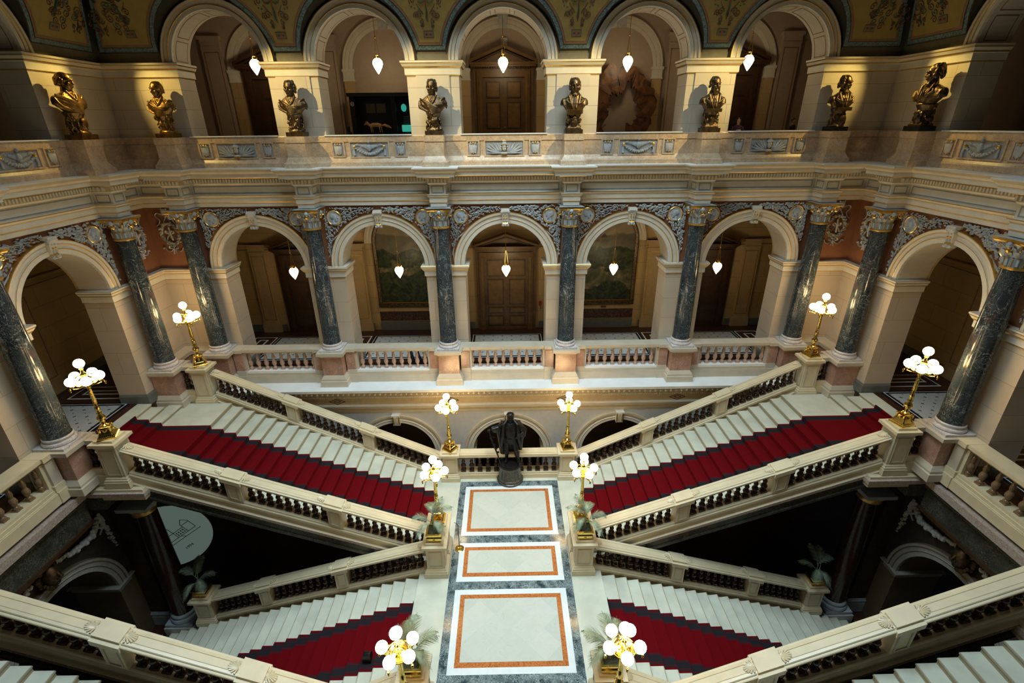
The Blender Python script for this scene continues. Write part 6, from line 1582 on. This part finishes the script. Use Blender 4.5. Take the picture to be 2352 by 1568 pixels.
# ---------------------------------------------------------------- ground floor on both sides
for s in (-1, 1):
    T = TL if s < 0 else TR
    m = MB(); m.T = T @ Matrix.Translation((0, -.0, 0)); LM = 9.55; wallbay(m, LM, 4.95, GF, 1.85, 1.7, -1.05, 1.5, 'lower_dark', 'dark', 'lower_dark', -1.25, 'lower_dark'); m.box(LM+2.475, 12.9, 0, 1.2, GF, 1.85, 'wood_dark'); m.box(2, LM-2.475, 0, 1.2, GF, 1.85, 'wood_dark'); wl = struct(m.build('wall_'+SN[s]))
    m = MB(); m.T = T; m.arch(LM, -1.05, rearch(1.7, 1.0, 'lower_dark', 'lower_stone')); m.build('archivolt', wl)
    m = MB(); 
    m.sweep(pier_path(T, LM+1.7, LM+2.15, 1.5), [(a*.9, -1.05+b*.6, 'lower_stone') for a, b, c in IMPOST]); m.build('impost', wl)
    m = MB(); m.T = T; c = LM; rn = random.Random(3)      # carved mask on the crown of the arch
    m.ball((c, -.25, 1.42), .26, 'bronze', 12, 9, (.9, .9, 1.3)); m.ball((c, -.42, 1.35), .09, 'bronze', 8, 6); m.tube([(c, -.45, 1.5), (c, -.52, 1.36)], .04, 'bronze', 6)
    for k in range(26): a = rn.uniform(0, 6.28); m.ball((c+.27*cos(a), -.22+rn.uniform(-.1, .1), 1.42+.36*sin(a)), rn.uniform(.05, .10), 'bronze', 7, 5)
    m.build('carved_mask', wl)
    m = MB(); m.T = T
    for e in (-1, 1):
        P = [Vector((LM+e*1.95, -.08, 1.6)), Vector((LM+e*1.6, -.08, 1.22)), Vector((LM+e*1.0, -.08, 1.25)), Vector((LM+e*.4, -.08, 1.45))]
        for k in range(60):
            t_ = k/59*2.999; i = int(t_); p = P[i].lerp(P[i+1], t_-i); m.ball(p+Vector((rn.uniform(-.03, .03), rn.uniform(-.05, 0), rn.uniform(-.05, .05))), .05+.03*sin(pi*k/59), 'relief', 6, 5)
        for k in range(14): m.ball((LM+e*(1.98+.012*k)+rn.uniform(-.05, .05), -.1, 1.55-.10*k), .085-.004*k, 'relief', 6, 5); m.ball((LM+e*(1.98+.012*k)+rn.uniform(-.08, .08), -.08, 1.50-.10*k), .07-.004*k, 'relief_blue', 6, 5)
        m.tube([(LM+e*1.9, -.1, 1.5), (LM+e*1.8, -.12, 1.3), (LM+e*1.9, -.12, 1.15), (LM+e*1.78, -.1, 1.02)], .03, 'relief', 5)
    m.build('garland_relief', wl)
    # dark marble column and square pier that carry the stair head
    t = thing('marble_column', 'dark ground floor column with a white base under the head of the %s stairs' % SN[s], 'column', (s*11.36, 11.9, 0), 0)
    m = MB(); m.rstack(0, 0, .50, .50, [(0, GF), (0, GF+.38)], 'cream_grey'); m.rstack(0, 0, .46, .46, [(0, GF+.38), (0, GF+.50)], 'relief_blue'); m.lathe(0, 0, [(.44, GF+.50), (.46, GF+.55), (.44, GF+.62), (.39, GF+.65), (.38, GF+.70), (.41, GF+.74), (.38, GF+.79), (.35, GF+.81)], 'relief_blue', 28); m.build('base', t)
    m = MB(); m.lathe(0, 0, [(.35, GF+.8), (.35, -1), (.31, 1.45)], 'lower_column', 28); m.build('shaft', t)
    m = MB(); m.lathe(0, 0, [(.31, 1.42), (.34, 1.45), (.33, 1.52), (.40, 1.66), (.44, 1.70), (.44, 1.74)], 'goldline', 24); m.rstack(0, 0, .46, .46, [(0, 1.74), (0, 1.86)], 'relief_blue'); m.build('capital', t)
    m = MB(); m.rstack(s*12.35, 12.3, .42, .42, [(.04, GF), (.04, GF+.4), (.02, GF+.45), (.05, GF+.52), (0, GF+.6)], 'relief_blue'); m.rstack(s*12.35, 12.3, .40, .40, [(0, GF+.6), (0, 1.9)], 'wood_dark'); struct(m.build('trim_6'))
    m = MB(); m.lathe(0, 0, [(.05, 0), (.05, .03), (.02, .04)], 'downlight', 12); tag(m.build('spot_lamp', None, (s*12.30, 12.55 if s < 0 else 12.6, -.72)), 'small bright spot lamp glowing in the dark ground floor on the %s' % SN[s], 'lamp')
    light('ground_spot', 'POINT', (s*12.0, 12.2, -.5), 2.0, (1, .75, .5), shadow_soft_size=.05)
# round lit screen with a drawing of a building and a year
t = thing('round_sign', 'large round pale sign with a drawn building, in the dark ground floor on the left', 'sign', (-12.50, 13.6, -1.40), 0); t.rotation_euler = (0, -.5, .35)
m = MB(); n = 48; R_ = 1.40
fr = [m.V((R_*cos(2*pi*k/n), 0, R_*sin(2*pi*k/n))) for k in range(n)]; bk = [m.V((R_*cos(2*pi*k/n), .06, R_*sin(2*pi*k/n))) for k in range(n)]
m.F(fr, 'sign_face'); m.F(bk[::-1], 'black')
for k in range(n): m.F((fr[k], fr[(k+1) % n], bk[(k+1) % n], bk[k]), 'goldline')
m.build('disc', t)
m = MB()
def ln(a, b, w=.012): m.tube([(a[0], -.006, a[1]), (b[0], -.006, b[1])], w, 'scroll_brown', 4)
for a, b in (((-.9, -.25), (.9, -.25)), ((-.9, -.25), (-.9, .15)), ((.9, -.25), (.9, .15)), ((-.9, .1), (-.6, .1)), ((-.6, .02), (.6, .02)), ((.6, .1), (.9, .1)), ((-.6, -.25), (-.6, .15)), ((.6, -.25), (.6, .15)), ((-.9, .15), (-.75, .33)), ((-.75, .33), (-.6, .15)), ((.6, .15), (.75, .33)), ((.75, .33), (.9, .15)), ((-.2, -.25), (-.2, .3)), ((.2, -.25), (.2, .3)), ((-.2, .3), (.2, .3)), ((-.2, .3), (0, .55)), ((0, .55), (.2, .3)), ((-1, -.38), (1, -.38)), ((-.3, -.25), (-.4, -.38)), ((.3, -.25), (.4, -.38))): ln(a, b)
for k in range(4):
    for j in range(2):
        for s_ in (-1, 1): m.box(s_*(.27+.085*k)-.018, s_*(.27+.085*k)+.018, -.012, -.002, -.2+.1*j, -.14+.1*j, 'scroll_brown')
m.build('building_drawing', t)
text_mesh('year', '1994', .16, .003, 'scroll_brown', t, (.15, -.008, -.85))
